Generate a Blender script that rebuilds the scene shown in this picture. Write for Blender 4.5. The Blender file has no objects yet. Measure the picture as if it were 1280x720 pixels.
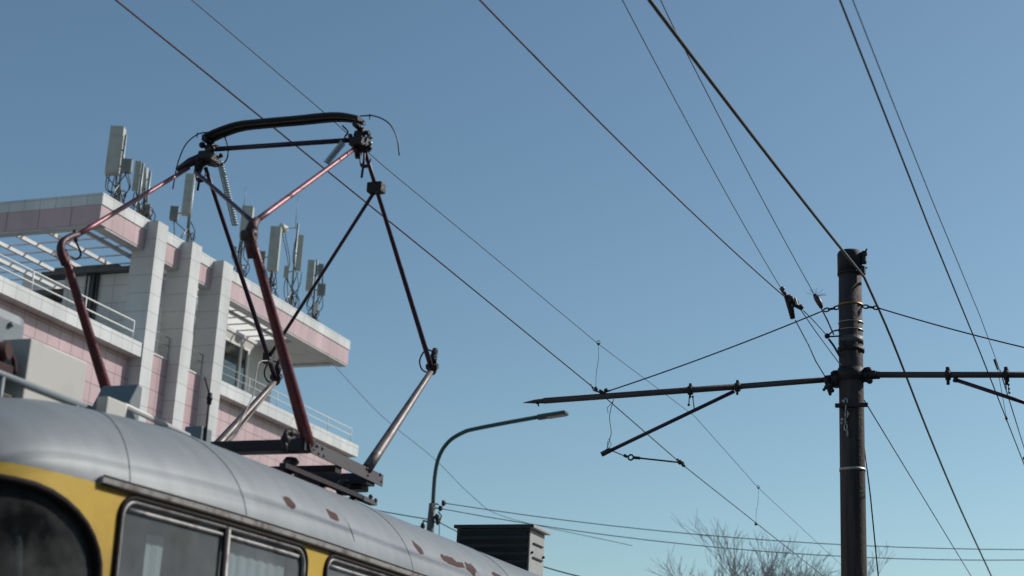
import bpy, bmesh, math, random
from mathutils import Vector, Matrix
from mathutils.geometry import delaunay_2d_cdt
R = math.radians
random.seed(7)
H = 1.2                       # camera height over the rails; builder heights are given from eye level
F = 2042.0                    # focal length in pixels of the 1280 px frame

# ------------------------------------------------------------------ camera
SC = bpy.context.scene
col = SC.collection
Yv = Vector((800, -670, -F)).normalized()          # world +Y (along the tracks) seen in camera axes
Zv = Vector((347, 6640, -F)); Zv = (Zv - Yv * Zv.dot(Yv)).normalized()
Xv = Yv.cross(Zv)
M3 = Matrix((Xv, Yv, Zv))                          # camera -> world
cd = bpy.data.cameras.new('camera'); cam = bpy.data.objects.new('camera', cd); col.objects.link(cam)
cam.matrix_world = Matrix.Translation((0, 0, H)) @ M3.to_4x4()
cd.sensor_width = 36; cd.lens = F / 1280 * 36; cd.clip_start = 0.1; cd.clip_end = 2000
cd.dof.use_dof = True; cd.dof.focus_distance = 19.0; cd.dof.aperture_fstop = 2.1
SC.camera = cam

# ------------------------------------------------------------------ light
SUN_AZ = R(49)       # from +Y towards +X
SUN_EL = R(37)
w = bpy.data.worlds.new('World'); SC.world = w; w.use_nodes = True
nt = w.node_tree; bg = nt.nodes['Background']
sky = nt.nodes.new('ShaderNodeTexSky'); sky.sky_type = 'NISHITA'; sky.sun_disc = False
sky.sun_elevation = SUN_EL; sky.sun_rotation = SUN_AZ
sky.altitude = 100; sky.air_density = 1.0; sky.dust_density = 0.8; sky.ozone_density = 0.8
tint = nt.nodes.new('ShaderNodeMix'); tint.data_type = 'RGBA'; tint.blend_type = 'MULTIPLY'; tint.inputs['Factor'].default_value = 1
tint.inputs['B'].default_value = (.955, 1.075, 1.0, 1)
gm = nt.nodes.new('ShaderNodeGamma'); gm.inputs[1].default_value = 1.12; nt.links.new(sky.outputs[0], gm.inputs[0])
nt.links.new(gm.outputs[0], tint.inputs['A']); nt.links.new(tint.outputs['Result'], bg.inputs[0]); bg.inputs[1].default_value = 0.082
sl = bpy.data.lights.new('sun', 'SUN'); sl.energy = 4.0; sl.angle = R(0.53); sl.color = (1, .955, .89)
so = bpy.data.objects.new('sun', sl); col.objects.link(so)
sdir = Vector((math.sin(SUN_AZ) * math.cos(SUN_EL), math.cos(SUN_AZ) * math.cos(SUN_EL), math.sin(SUN_EL)))
so.rotation_euler = sdir.to_track_quat('Z', 'Y').to_euler(); so.location = sdir * 60
SC.view_settings.view_transform = 'Standard'; SC.view_settings.look = 'None'
SC.view_settings.exposure = 0.0; SC.view_settings.gamma = 1

# ------------------------------------------------------------------ helpers
def ray(px, py): return M3 @ Vector((px - 640, 360 - py, -F))
def atX(px, py, x): r = ray(px, py); return r * (x / r.x)
def atY(px, py, y): r = ray(px, py); return r * (y / r.y)
def atZ(px, py, z): r = ray(px, py); return r * (z / r.z)
V = Vector

def mat(name, base, rough=.6, metal=0.0, var=.12, vscale=6.0, bump=0.0, bscale=60., spec=.5, coat=0.0, dirt=None, dscale=3., damt=.5):
    m = bpy.data.materials.new(name); m.use_nodes = True
    n = m.node_tree.nodes; l = m.node_tree.links; p = n['Principled BSDF']
    p.inputs['Roughness'].default_value = rough; p.inputs['Metallic'].default_value = metal
    p.inputs['Specular IOR Level'].default_value = spec; p.inputs['Coat Weight'].default_value = coat
    tc = n.new('ShaderNodeTexCoord')
    no = n.new('ShaderNodeTexNoise'); no.inputs['Scale'].default_value = vscale; no.inputs['Detail'].default_value = 5
    l.new(tc.outputs['Object'], no.inputs['Vector'])
    mx = n.new('ShaderNodeMix'); mx.data_type = 'RGBA'
    mx.inputs['A'].default_value = (*[c * (1 - var) for c in base], 1); mx.inputs['B'].default_value = (*[min(1, c * (1 + var)) for c in base], 1)
    l.new(no.outputs['Fac'], mx.inputs['Factor']); out = mx.outputs['Result']
    if dirt:
        n2 = n.new('ShaderNodeTexNoise'); n2.inputs['Scale'].default_value = dscale; n2.inputs['Detail'].default_value = 8
        l.new(tc.outputs['Object'], n2.inputs['Vector'])
        cr = n.new('ShaderNodeValToRGB'); cr.color_ramp.elements[0].position = .5; cr.color_ramp.elements[1].position = .68
        cr.color_ramp.elements[1].color = (damt,) * 3 + (1,)
        cr.color_ramp.elements[0].color = (0, 0, 0, 1)
        l.new(n2.outputs['Fac'], cr.inputs[0])
        m2 = n.new('ShaderNodeMix'); m2.data_type = 'RGBA'; l.new(cr.outputs[0], m2.inputs['Factor'])
        l.new(out, m2.inputs['A']); m2.inputs['B'].default_value = (*dirt, 1); out = m2.outputs['Result']
    l.new(out, p.inputs['Base Color'])
    mr = n.new('ShaderNodeMapRange'); mr.inputs['To Min'].default_value = max(.03, rough - .12); mr.inputs['To Max'].default_value = min(1, rough + .12)
    l.new(no.outputs['Fac'], mr.inputs['Value']); l.new(mr.outputs[0], p.inputs['Roughness'])
    if bump:
        n3 = n.new('ShaderNodeTexNoise'); n3.inputs['Scale'].default_value = bscale; n3.inputs['Detail'].default_value = 4
        l.new(tc.outputs['Object'], n3.inputs['Vector'])
        b = n.new('ShaderNodeBump'); b.inputs['Strength'].default_value = bump; b.inputs['Distance'].default_value = .02
        l.new(n3.outputs['Fac'], b.inputs['Height']); l.new(b.outputs[0], p.inputs['Normal'])
    return m

def tile_mat(name, base, joint, tw, th, var=.06, rough=.45, xk=1.0, oz=0.0, oy=0.0):
    """cladding tiles on axis-aligned walls: u = k*x + y, v = z, dark joints"""
    m = bpy.data.materials.new(name); m.use_nodes = True
    n = m.node_tree.nodes; l = m.node_tree.links; p = n['Principled BSDF']
    g = n.new('ShaderNodeNewGeometry'); s = n.new('ShaderNodeSeparateXYZ'); l.new(g.outputs['Position'], s.inputs[0])
    a = n.new('ShaderNodeMath'); a.operation = 'MULTIPLY_ADD'; a.inputs[1].default_value = xk
    l.new(s.outputs['X'], a.inputs[0]); l.new(s.outputs['Y'], a.inputs[2])
    a2 = n.new('ShaderNodeMath'); a2.operation = 'ADD'; a2.inputs[1].default_value = oy; l.new(a.outputs[0], a2.inputs[0])
    z2 = n.new('ShaderNodeMath'); z2.operation = 'ADD'; z2.inputs[1].default_value = oz; l.new(s.outputs['Z'], z2.inputs[0])
    c = n.new('ShaderNodeCombineXYZ'); l.new(a2.outputs[0], c.inputs['X']); l.new(z2.outputs[0], c.inputs['Y'])
    b = n.new('ShaderNodeTexBrick'); b.offset = 0; b.squash = 1
    b.inputs['Scale'].default_value = 1; b.inputs['Brick Width'].default_value = tw; b.inputs['Row Height'].default_value = th
    b.inputs['Mortar Size'].default_value = .012; b.inputs['Mortar Smooth'].default_value = .1; b.inputs['Bias'].default_value = 0
    b.inputs['Color1'].default_value = (*[x * (1 - var) for x in base], 1); b.inputs['Color2'].default_value = (*[x * (1 + var) for x in base], 1)
    b.inputs['Mortar'].default_value = (*joint, 1)
    l.new(c.outputs[0], b.inputs['Vector'])
    no = n.new('ShaderNodeTexNoise'); no.inputs['Scale'].default_value = .9; no.inputs['Detail'].default_value = 7
    mp = n.new('ShaderNodeMapping'); mp.inputs['Scale'].default_value = (1, 1, .35); l.new(g.outputs['Position'], mp.inputs[0]); l.new(mp.outputs[0], no.inputs['Vector'])
    mr = n.new('ShaderNodeMapRange'); mr.inputs['From Min'].default_value = .3; mr.inputs['From Max'].default_value = .75
    mr.inputs['To Min'].default_value = 1.06; mr.inputs['To Max'].default_value = .74; l.new(no.outputs['Fac'], mr.inputs['Value'])
    mu = n.new('ShaderNodeMix'); mu.data_type = 'RGBA'; mu.blend_type = 'MULTIPLY'; mu.inputs['Factor'].default_value = 1
    l.new(b.outputs['Color'], mu.inputs['A']); l.new(mr.outputs[0], mu.inputs['B']); l.new(mu.outputs['Result'], p.inputs['Base Color'])
    p.inputs['Roughness'].default_value = rough
    return m

def glass_mat(name, tint, refl=.25, rough=.04, trans=.6, milk=.02):
    m = bpy.data.materials.new(name); m.use_nodes = True
    n = m.node_tree.nodes; l = m.node_tree.links; n.remove(n['Principled BSDF'])
    t = n.new('ShaderNodeBsdfTransparent'); t.inputs[0].default_value = (*[x * trans for x in tint], 1)
    g = n.new('ShaderNodeBsdfGlossy'); g.inputs['Roughness'].default_value = rough; g.inputs[0].default_value = (.85, .9, .92, 1)
    d = n.new('ShaderNodeBsdfDiffuse'); d.inputs[0].default_value = (.36, .37, .37, 1)
    lw = n.new('ShaderNodeLayerWeight'); lw.inputs[0].default_value = .5
    fr = n.new('ShaderNodeMath'); fr.operation = 'POWER'; fr.inputs[1].default_value = 3.2; l.new(lw.outputs['Facing'], fr.inputs[0])
    ad = n.new('ShaderNodeMath'); ad.operation = 'ADD'; ad.inputs[1].default_value = refl; ad.use_clamp = True; l.new(fr.outputs[0], ad.inputs[0])
    mx = n.new('ShaderNodeMixShader'); l.new(ad.outputs[0], mx.inputs[0]); l.new(t.outputs[0], mx.inputs[1]); l.new(g.outputs[0], mx.inputs[2])
    no = n.new('ShaderNodeTexNoise'); no.inputs['Scale'].default_value = 4; no.inputs['Detail'].default_value = 8
    tc = n.new('ShaderNodeTexCoord'); l.new(tc.outputs['Object'], no.inputs['Vector'])
    mr = n.new('ShaderNodeMapRange'); mr.inputs['From Min'].default_value = .4; mr.inputs['From Max'].default_value = .8; mr.inputs['To Min'].default_value = milk; mr.inputs['To Max'].default_value = milk + .2
    l.new(no.outputs['Fac'], mr.inputs['Value'])
    m2 = n.new('ShaderNodeMixShader'); l.new(mr.outputs[0], m2.inputs[0]); l.new(mx.outputs[0], m2.inputs[1]); l.new(d.outputs[0], m2.inputs[2])
    l.new(m2.outputs[0], n['Material Output'].inputs['Surface'])
    return m

def catmull(pts, n=6):
    P = [V(p) for p in pts]
    if len(P) < 3: return P
    P = [P[0] * 2 - P[1]] + P + [P[-1] * 2 - P[-2]]
    out = []
    for i in range(1, len(P) - 2):
        for k in range(n):
            t = k / n; a, b, c, d = P[i - 1:i + 3]
            out.append(.5 * ((2 * b) + (c - a) * t + (2 * a - 5 * b + 4 * c - d) * t * t + (3 * b - a - 3 * c + d) * t ** 3))
    out.append(P[-2]); return out

class MB:
    def __init__(s): s.bm = bmesh.new(); s.flat = set()
    def box(s, a, b, bev=0.0):
        a = V(a); b = V(b); c = (a + b) / 2; d = b - a
        return s.obox(c, (1, 0, 0), (0, 1, 0), (0, 0, 1), abs(d.x), abs(d.y), abs(d.z), bev)
    def obox(s, c, ax, ay, az, sx, sy, sz, bev=0.0, taper=1.0):
        c = V(c); ax = V(ax).normalized(); ay = V(ay).normalized(); az = V(az).normalized()
        vs = []
        for k in (-.5, .5):
            t = taper if k > 0 else 1
            for i, j in ((-.5, -.5), (.5, -.5), (.5, .5), (-.5, .5)):
                vs.append(s.bm.verts.new(c + ax * i * sx * t + ay * j * sy * t + az * k * sz))
        fs = [s.bm.faces.new([vs[i] for i in q]) for q in ((3, 2, 1, 0), (4, 5, 6, 7), (0, 1, 5, 4), (1, 2, 6, 5), (2, 3, 7, 6), (3, 0, 4, 7))]
        if bev:
            es = list({e for f in fs for e in f.edges})
            bmesh.ops.bevel(s.bm, geom=es, offset=bev, segments=2, affect='EDGES', profile=.6)
        return s
    def bar(s, a, b, wx, wz, up=(0, 0, 1), bev=0.0, taper=1.0):
        a = V(a); b = V(b); d = (b - a); L = d.length; d.normalize(); u = V(up); x = d.cross(u).normalized(); u = x.cross(d)
        return s.obox((a + b) / 2, x, u, d, wx, wz, L, bev, taper)
    def tube(s, pts, r, seg=10, smooth=0, cap=True, closed=False):
        P = catmull(pts, smooth) if smooth else [V(p) for p in pts]
        n = len(P)
        if not hasattr(r, '__len__'): rr = [r] * n
        else: rr = [r[0] + (r[-1] - r[0]) * i / (n - 1) for i in range(n)] if len(r) != n else list(r)
        t0 = (P[1] - P[0]).normalized(); u = t0.orthogonal().normalized(); rings = []
        for i in range(n):
            if closed: t = (P[(i + 1) % n] - P[i - 1]).normalized()
            else: t = (P[min(i + 1, n - 1)] - P[max(i - 1, 0)]).normalized()
            u = (u - t * u.dot(t)); u = u.normalized() if u.length > 1e-6 else t.orthogonal().normalized()
            v = t.cross(u)
            rings.append([s.bm.verts.new(P[i] + (u * math.cos(2 * math.pi * k / seg) + v * math.sin(2 * math.pi * k / seg)) * rr[i]) for k in range(seg)])
        m = n if closed else n - 1
        for i in range(m):
            A = rings[i]; B = rings[(i + 1) % n]
            for k in range(seg): s.bm.faces.new((A[k], A[(k + 1) % seg], B[(k + 1) % seg], B[k])).smooth = True
        if cap and not closed:
            s.bm.faces.new(rings[0][::-1]); s.bm.faces.new(rings[-1])
        return s
    def cyl(s, a, b, r, seg=20): return s.tube([a, b], r, seg)
    def ball(s, c, r, sc=(1, 1, 1), seg=14):
        mt = Matrix.Translation(V(c)) @ Matrix.Diagonal((*[r * k for k in sc], 1))
        g = bmesh.ops.create_uvsphere(s.bm, u_segments=seg, v_segments=seg // 2 + 2, radius=1, matrix=mt)
        for v in g['verts']:
            for f in v.link_faces: f.smooth = True
        return s
    def faces(s, verts, faces, smooth=False):
        vs = [s.bm.verts.new(V(v)) for v in verts]
        for f in faces:
            try: s.bm.faces.new([vs[i] for i in f]).smooth = smooth
            except ValueError: pass
        return s
    def build(s, name, m, parent=None, origin=None, recalc=True):
        if recalc: bmesh.ops.recalc_face_normals(s.bm, faces=s.bm.faces[:])
        if parent is not None:
            q = parent; o = V((0, 0, 0))
            while q: o = o + q.location; q = q.parent
            off = V((0, 0, H)) - o
        else:
            if origin is None:
                xs = [v.co for v in s.bm.verts]; lo = V([min(c[i] for c in xs) for i in range(3)]); hi = V([max(c[i] for c in xs) for i in range(3)])
                origin = V(((lo.x + hi.x) / 2, (lo.y + hi.y) / 2, lo.z))
            off = -V(origin)
        for v in s.bm.verts: v.co += off
        me = bpy.data.meshes.new(name); s.bm.to_mesh(me); s.bm.free()
        ob = bpy.data.objects.new(name, me); col.objects.link(ob)
        for mm in (m if isinstance(m, (list, tuple)) else [m]): me.materials.append(mm)
        if parent is not None: ob.parent = parent
        else: ob.location = V(origin) + V((0, 0, H))
        return ob

def tag(o, label=None, cat=None, group=None, kind=None):
    if label: o['label'] = label
    if cat: o['category'] = cat
    if group: o['group'] = group
    if kind: o['kind'] = kind
    return o
def thing(name, loc, label, cat, group=None):
    o = bpy.data.objects.new(name, None); o.empty_display_size = .2; col.objects.link(o)
    o.location = V(loc) + V((0, 0, H)); return tag(o, label, cat, group)
def sag(a, b, s, n=24):
    a = V(a); b = V(b); out = []
    for i in range(n + 1):
        t = i / n; p = a.lerp(b, t); p.z -= s * 4 * t * (1 - t); out.append(p)
    return out

# ------------------------------------------------------------------ materials
mt = {}
mt['asphalt'] = mat('asphalt', (.05, .05, .052), .9, var=.3, vscale=.6, bump=.4, bscale=40)
mt['paver'] = mat('paver', (.2, .19, .18), .9, var=.2, vscale=1.5, bump=.3)
mt['grass'] = mat('verge', (.07, .08, .03), 1, var=.4, vscale=.8, bump=.6)
mt['railsteel'] = mat('rail_steel', (.25, .22, .2), .35, 1, var=.2)
mt['pink'] = tile_mat('pink_tile', (.50, .345, .365), (.17, .12, .13), .6, .6, .05)
mt['pink_fascia'] = tile_mat('pink_fascia_tile', (.50, .345, .365), (.28, .19, .20), .62, 3.0, .035, xk=.5, oy=.2, oz=-1.0)
mt['white'] = tile_mat('white_tile', (.58, .575, .57), (.33, .32, .32), .6, .62, .04)
mt['pillar'] = tile_mat('pillar_tile', (.56, .555, .55), (.34, .33, .33), 30., .62, .03)
mt['plaster'] = mat('plaster', (.42, .42, .41), .85, var=.1, vscale=1.5, dirt=(.25, .24, .23), dscale=1.2, damt=.4)
mt['whitemetal'] = mat('white_metal', (.62, .6, .58), .5, var=.08)
mt['dark'] = mat('dark_void', (.02, .02, .022), .7)
mt['bdark'] = mat('dark_window', (.03, .035, .04), .15)
mt['duct'] = mat('dark_duct', (.075, .08, .085), .6, dirt=(.02, .02, .02))
mt['antenna'] = mat('antenna_plastic', (.42, .42, .38), .55, var=.06, dirt=(.25, .24, .2), dscale=2, damt=.4)
mt['antgrey'] = mat('radio_grey', (.28, .29, .28), .5, .3, var=.1)
mt['galv'] = mat('galvanised', (.22, .24, .25), .5, .6, var=.2)
mt['cable'] = mat('black_cable', (.012, .012, .016), .5)
mt['wire'] = mat('copper_wire', (.045, .03, .04), .45, .6, var=.2)
mt['wire2'] = mat('steel_wire', (.06, .065, .08), .5, .6, var=.2)
mt['fixture'] = mat('fixture_iron', (.025, .022, .025), .6, .4, var=.3, vscale=20, bump=.3)
mt['polewood'] = None
mt['armpipe'] = mat('arm_pipe', (.07, .055, .058), .6, .3, var=.35, vscale=5, bump=.3, dirt=(.12, .08, .07), dscale=6)
mt['band'] = mat('steel_band', (.35, .33, .3), .4, .8)
mt['brass'] = mat('old_brass', (.22, .15, .07), .5, .8)
mt['porcelain'] = mat('porcelain', (.05, .02, .02), .4, dirt=(.16, .15, .145), dscale=14, damt=.5)
mt['lampgreen'] = mat('lamp_green', (.035, .075, .075), .45, .2, var=.15)
mt['lamppost'] = mat('lamp_post_paint', (.10, .11, .10), .7, .1, var=.3, vscale=9)
mt['lens'] = mat('lamp_lens', (.35, .3, .25), .3)
mt['bark'] = mat('bark', (.19, .175, .18), .95, var=.3)
mt['red'] = mat('red_oxide_paint', (.13, .028, .036), .42, .15, var=.3, vscale=10, bump=.25, bscale=50, dirt=(.07, .03, .035), dscale=9, damt=.8)
mt['redlit'] = mat('sunlit_red_paint', (.26, .085, .10), .42, .2, var=.3, vscale=14, bump=.08, bscale=30, dirt=(.09, .04, .06), dscale=12, damt=.7)  # paler copy of the red, sunlight on the near upper tubes painted in
mt['purple'] = mat('dark_violet_paint', (.04, .018, .038), .45, .2, var=.3, vscale=14, dirt=(.02, .015, .02), dscale=9)
mt['kneedark'] = mat('greasy_red', (.07, .02, .025), .5, .1, var=.5, vscale=16, bump=.3, bscale=40, dirt=(.02, .012, .014), dscale=8, damt=.9)
mt['steelarm'] = mat('worn_steel', (.15, .13, .13), .5, .35, var=.3, vscale=12, bump=.12, bscale=25, dirt=(.09, .06, .055), dscale=9, damt=.8)
mt['bowblack'] = mat('carbon_bow', (.012, .010, .013), .6, .1, bump=.3)
mt['grease'] = mat('grease_black', (.02, .012, .014), .45, .3, var=.4, vscale=30, bump=.6, bscale=60)
mt['spring'] = mat('spring_steel', (.42, .48, .5), .5, .4)
mt['framegrey'] = mat('frame_grey', (.10, .092, .098), .55, .3, var=.25, vscale=8, dirt=(.07, .05, .05), dscale=8)
mt['framedark'] = mat('frame_dark', (.02, .009, .013), .55, .2, var=.3)
mt['yellow'] = mat('tram_yellow', (.56, .365, .05), .42, var=.07, vscale=3, dirt=(.30, .18, .05), dscale=2.5, damt=.55, coat=.15, bump=.05, bscale=20)
mt['rubber'] = mat('rubber', (.012, .008, .009), .8, var=.2, spec=.25)
mt['alu'] = mat('dirty_aluminium', (.34, .33, .32), .55, .25, var=.25, vscale=8, dirt=(.12, .07, .06), dscale=10, damt=.8)
mt['alu2'] = mat('conduit_grey', (.36, .36, .36), .5, .2)
mt['beige'] = mat('beige_box', (.45, .44, .41), .6, var=.04, dirt=(.35, .33, .3), dscale=3, damt=.5)
mt['slate'] = mat('slate_box', (.16, .19, .21), .55, var=.08)
mt['boxshade'] = mat('resistor_shaded', (.012, .013, .016), .6, .0, var=.1)  # near-black puts the shade of the box front into the colour
mt['boxlit'] = mat('resistor_lit', (.38, .38, .365), .5, .1, var=.1, dirt=(.3, .28, .26), dscale=5)  # pale tone of the same box, as on its sunlit side
mt['curtain'] = mat('curtain', (.82, .84, .85), .9, var=.05, vscale=12)
mt['interior'] = mat('interior_grey', (.16, .17, .17), .8, var=.1)
mt['rust'] = mat('rust', (.045, .018, .018), .9, var=.4, vscale=20)
mt['seam'] = mat('roof_seam', (.10, .10, .11), .6)
mt['seat'] = mat('seat_red', (.12, .03, .03), .6)
mt['wglass'] = glass_mat('window_glass', (.85, .95, .97), .18, .06, .85, .24)
mt['shield'] = glass_mat('windscreen_glass', (.7, .8, .85), .0, .05, .45)
mt['bglass'] = glass_mat('building_glass', (.5, .6, .62), .06, .05, .4)

def pole_material():
    m = mat('weathered_pole', (.052, .041, .04), .8, 0, var=.3, vscale=5, bump=.5, bscale=30)
    n = m.node_tree.nodes; l = m.node_tree.links; p = n['Principled BSDF']
    tc = n.new('ShaderNodeTexCoord'); mp = n.new('ShaderNodeMapping'); mp.inputs['Scale'].default_value = (9, 9, .45)
    no = n.new('ShaderNodeTexNoise'); no.inputs['Scale'].default_value = 1.6; no.inputs['Detail'].default_value = 7
    l.new(tc.outputs['Object'], mp.inputs[0]); l.new(mp.outputs[0], no.inputs['Vector'])
    cr = n.new('ShaderNodeValToRGB'); cr.color_ramp.elements[0].position = .35; cr.color_ramp.elements[0].color = (.42, .4, .42, 1)
    cr.color_ramp.elements[1].position = .68; cr.color_ramp.elements[1].color = (1.5, 1.35, 1.3, 1); l.new(no.outputs['Fac'], cr.inputs[0])
    old = p.inputs['Base Color'].links[0].from_socket
    mu = n.new('ShaderNodeMix'); mu.data_type = 'RGBA'; mu.blend_type = 'MULTIPLY'; mu.inputs['Factor'].default_value = 1
    l.new(old, mu.inputs['A']); l.new(cr.outputs[0], mu.inputs['B']); l.new(mu.outputs['Result'], p.inputs['Base Color'])
    return m
mt['pole'] = pole_material()

def roof_material():
    m = mat('tram_roof_paint', (.21, .23, .245), .5, .0, spec=.35, var=.09, vscale=1.6, bump=.10, bscale=3.5)
    n = m.node_tree.nodes; l = m.node_tree.links; p = n['Principled BSDF']
    g = n.new('ShaderNodeNewGeometry')
    no = n.new('ShaderNodeTexNoise'); no.inputs['Scale'].default_value = 11; no.inputs['Detail'].default_value = 5; l.new(g.outputs['Position'], no.inputs['Vector'])
    last = None
    for (x, y, z, sy, sz) in [(-4.987, 9.14, 1.681, .085, .045), (-4.993, 9.75, 1.70, .09, .04), (-4.982, 11.17, 1.70, .07, .05), (-4.982, 11.8, 1.69, .28, .045),
                              (-4.985, 12.2, 1.68, .13, .06), (-4.99, 11.45, 1.75, .2, .018), (-4.99, 12.9, 1.7, .18, .05), (-5.0, 9.95, 1.62, .012, .09)]:
        sb = n.new('ShaderNodeVectorMath'); sb.operation = 'SUBTRACT'; l.new(g.outputs['Position'], sb.inputs[0]); sb.inputs[1].default_value = (x, y, z + H)
        ml = n.new('ShaderNodeVectorMath'); ml.operation = 'MULTIPLY'; l.new(sb.outputs[0], ml.inputs[0]); ml.inputs[1].default_value = (.8 / sz, 1 / sy, 1 / sz)
        ln = n.new('ShaderNodeVectorMath'); ln.operation = 'LENGTH'; l.new(ml.outputs[0], ln.inputs[0])
        if last is None: last = ln.outputs['Value']
        else:
            mn = n.new('ShaderNodeMath'); mn.operation = 'MINIMUM'; l.new(last, mn.inputs[0]); l.new(ln.outputs['Value'], mn.inputs[1]); last = mn.outputs[0]
    ad = n.new('ShaderNodeMath'); ad.operation = 'MULTIPLY_ADD'; ad.inputs[1].default_value = 2.2; l.new(no.outputs['Fac'], ad.inputs[0]); l.new(last, ad.inputs[2])
    mr = n.new('ShaderNodeMapRange'); mr.inputs['From Min'].default_value = 2.13; mr.inputs['From Max'].default_value = 2.0; l.new(ad.outputs[0], mr.inputs['Value'])
    old = p.inputs['Base Color'].links[0].from_socket
    # streaked dirt
    mp = n.new('ShaderNodeMapping'); mp.inputs['Scale'].default_value = (1.2, 6, 1.2); l.new(g.outputs['Position'], mp.inputs[0])
    n5 = n.new('ShaderNodeTexNoise'); n5.inputs['Scale'].default_value = 1.3; n5.inputs['Detail'].default_value = 9; l.new(mp.outputs[0], n5.inputs['Vector'])
    cr = n.new('ShaderNodeValToRGB'); cr.color_ramp.elements[0].position = .3; cr.color_ramp.elements[0].color = (1.03, 1.03, 1.03, 1); cr.color_ramp.elements[1].position = .8; cr.color_ramp.elements[1].color = (.84, .82, .81, 1)
    l.new(n5.outputs['Fac'], cr.inputs[0])
    mu = n.new('ShaderNodeMix'); mu.data_type = 'RGBA'; mu.blend_type = 'MULTIPLY'; mu.inputs['Factor'].default_value = 1
    l.new(old, mu.inputs['A']); l.new(cr.outputs[0], mu.inputs['B'])
    mx = n.new('ShaderNodeMix'); mx.data_type = 'RGBA'; l.new(mr.outputs[0], mx.inputs['Factor']); l.new(mu.outputs['Result'], mx.inputs['A']); mx.inputs['B'].default_value = (.085, .05, .045, 1)
    l.new(mx.outputs['Result'], p.inputs['Base Color'])
    # rust is not shiny
    oldr = p.inputs['Roughness'].links[0].from_socket
    mm = n.new('ShaderNodeMath'); mm.operation = 'MAXIMUM'; l.new(oldr, mm.inputs[0]); l.new(mr.outputs[0], mm.inputs[1]); l.new(mm.outputs[0], p.inputs['Roughness'])
    im = n.new('ShaderNodeMath'); im.operation = 'MULTIPLY_ADD'; im.inputs[1].default_value = -.12; im.inputs[2].default_value = .12; l.new(mr.outputs[0], im.inputs[0]); l.new(im.outputs[0], p.inputs['Metallic'])
    return m
mt['roof'] = roof_material()

# ------------------------------------------------------------------ setting: ground and tracks
def slab(name, x0, x1, y0, y1, z0, z1, m):
    return tag(MB().box((x0, y0, z0 - H), (x1, y1, z1 - H)).build(name, m), kind='structure')
g = MB(); g.faces([(-900, -900, -.16 - H), (900, -900, -.16 - H), (900, 900, -.16 - H), (-900, 900, -.16 - H)], [(0, 1, 2, 3)])
tag(g.build('ground', mt['grass']), kind='structure')
slab('road', -14, 12, -120, 260, -.15, -.012, mt['asphalt'])
slab('pavement', -29.7, -14.15, -120, 260, -.15, .11, mt['paver'])
slab('kerb', -14.15, -14.0, -120, 260, -.15, .125, mt['plaster'])
for xc in (-6.13, -1.0):
    for dx in (-.762, .762):
        tag(MB().box((xc + dx - .035, -100, -.1 - H), (xc + dx + .035, 240, 0 - H)).build('tram_rail', mt['railsteel']), kind='structure')

# ------------------------------------------------------------------ building
B = thing('building', (-36, 48, -H), 'pink and white tiled building with roof terrace pergola behind the tram', 'building')
XF = -30.0
# main wall, facing the track; ends at the corner 59.5
MB().box((-48, 16, -H), (-30.0, 59.45, 12.72)).build('wall', mt['pink'], B)
MB().box((-48, 16, 12.725), (-29.6, 43.33, 13.19)).build('parapet', mt['white'], B)
MB().box((-48, 48.29, 12.725), (-29.6, 59.45, 13.21)).build('parapet', mt['white'], B)
MB().box((-48, 43.335, 12.725), (-30.0, 48.285, 13.17)).build('wall', mt['pink'], B)
MB().box((-30.4, 43.97, 13.172), (-29.97, 45.5, 13.23)).build('coping', mt['white'], B); MB().box((-30.4, 46.14, 13.172), (-29.97, 47.61, 13.23)).build('coping', mt['white'], B)
# terrace floor is the parapet block top: hollow look from an upstand
for ys, w_ in ((43.34, .62), (45.51, .62), (47.62, .66)):
    MB().box((-30.46, ys, -H), (-29.56, ys + w_, 17.40)).build('pillar', mt['pillar'], B)
# roof beam frame: pink fascia with white coping
def beam(x0, x1, y0, y1):
    return (x0, y0), (x1, y1)
fa = MB(); co = MB(); so_ = MB()
segs = [(-30.42, -30.0, 40.77, 58.66), (-46, -30.42, 40.77, 41.10), ]
for (x0, x1, y0, y1) in segs:
    fa.box((x0, y0, 16.44), (x1, y1, 17.08)); co.box((x0 - (.03 if x1 > -30.1 else 0), y0 - .03, 17.082), (x1 + (.03 if x1 > -30.1 else -.035), y1 + .03, 17.47))
fa.build('roof_fascia', mt['pink_fascia'], B); co.build('coping', mt['white'], B)
# thin light strip under the beams
st = MB(); st.box((-30.44, 41.12, 16.37), (-30.015, 58.64, 16.437)); st.box((-46, 40.79, 16.37), (-30.445, 41.12, 16.437)); st.build('beam_soffit', mt['plaster'], B)
# solid overhang at the far end
MB().box((-40, 55.2, 16.5), (-30.43, 58.63, 16.68)).box((-40, 58.3, 16.42), (-30.45, 58.61, 16.497)).build('roof_slab', mt['plaster'], B)
pg = MB()
for x in (-31.05, -32.3, -33.55, -34.7, -35.9, -37.2, -38.4, -39.6):
    pg.box((x - .05, 41.13, 16.44), (x + .05, 55.18, 16.56))
pg.build('pergola_rafters', mt['whitemetal'], B)
pg = MB()
y = 41.6
while y < 55.1:
    pg.box((-40, y - .03, 16.57), (-30.44, y + .03, 16.61)); y += .85
pg.build('pergola_battens', mt['whitemetal'], B)
# roof house, its lit wall shows through the pergola
MB().box((-42, 52.5, 17.0), (-33.7, 60, 19.2)).build('roof_house', mt['whitemetal'], B)
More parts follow.
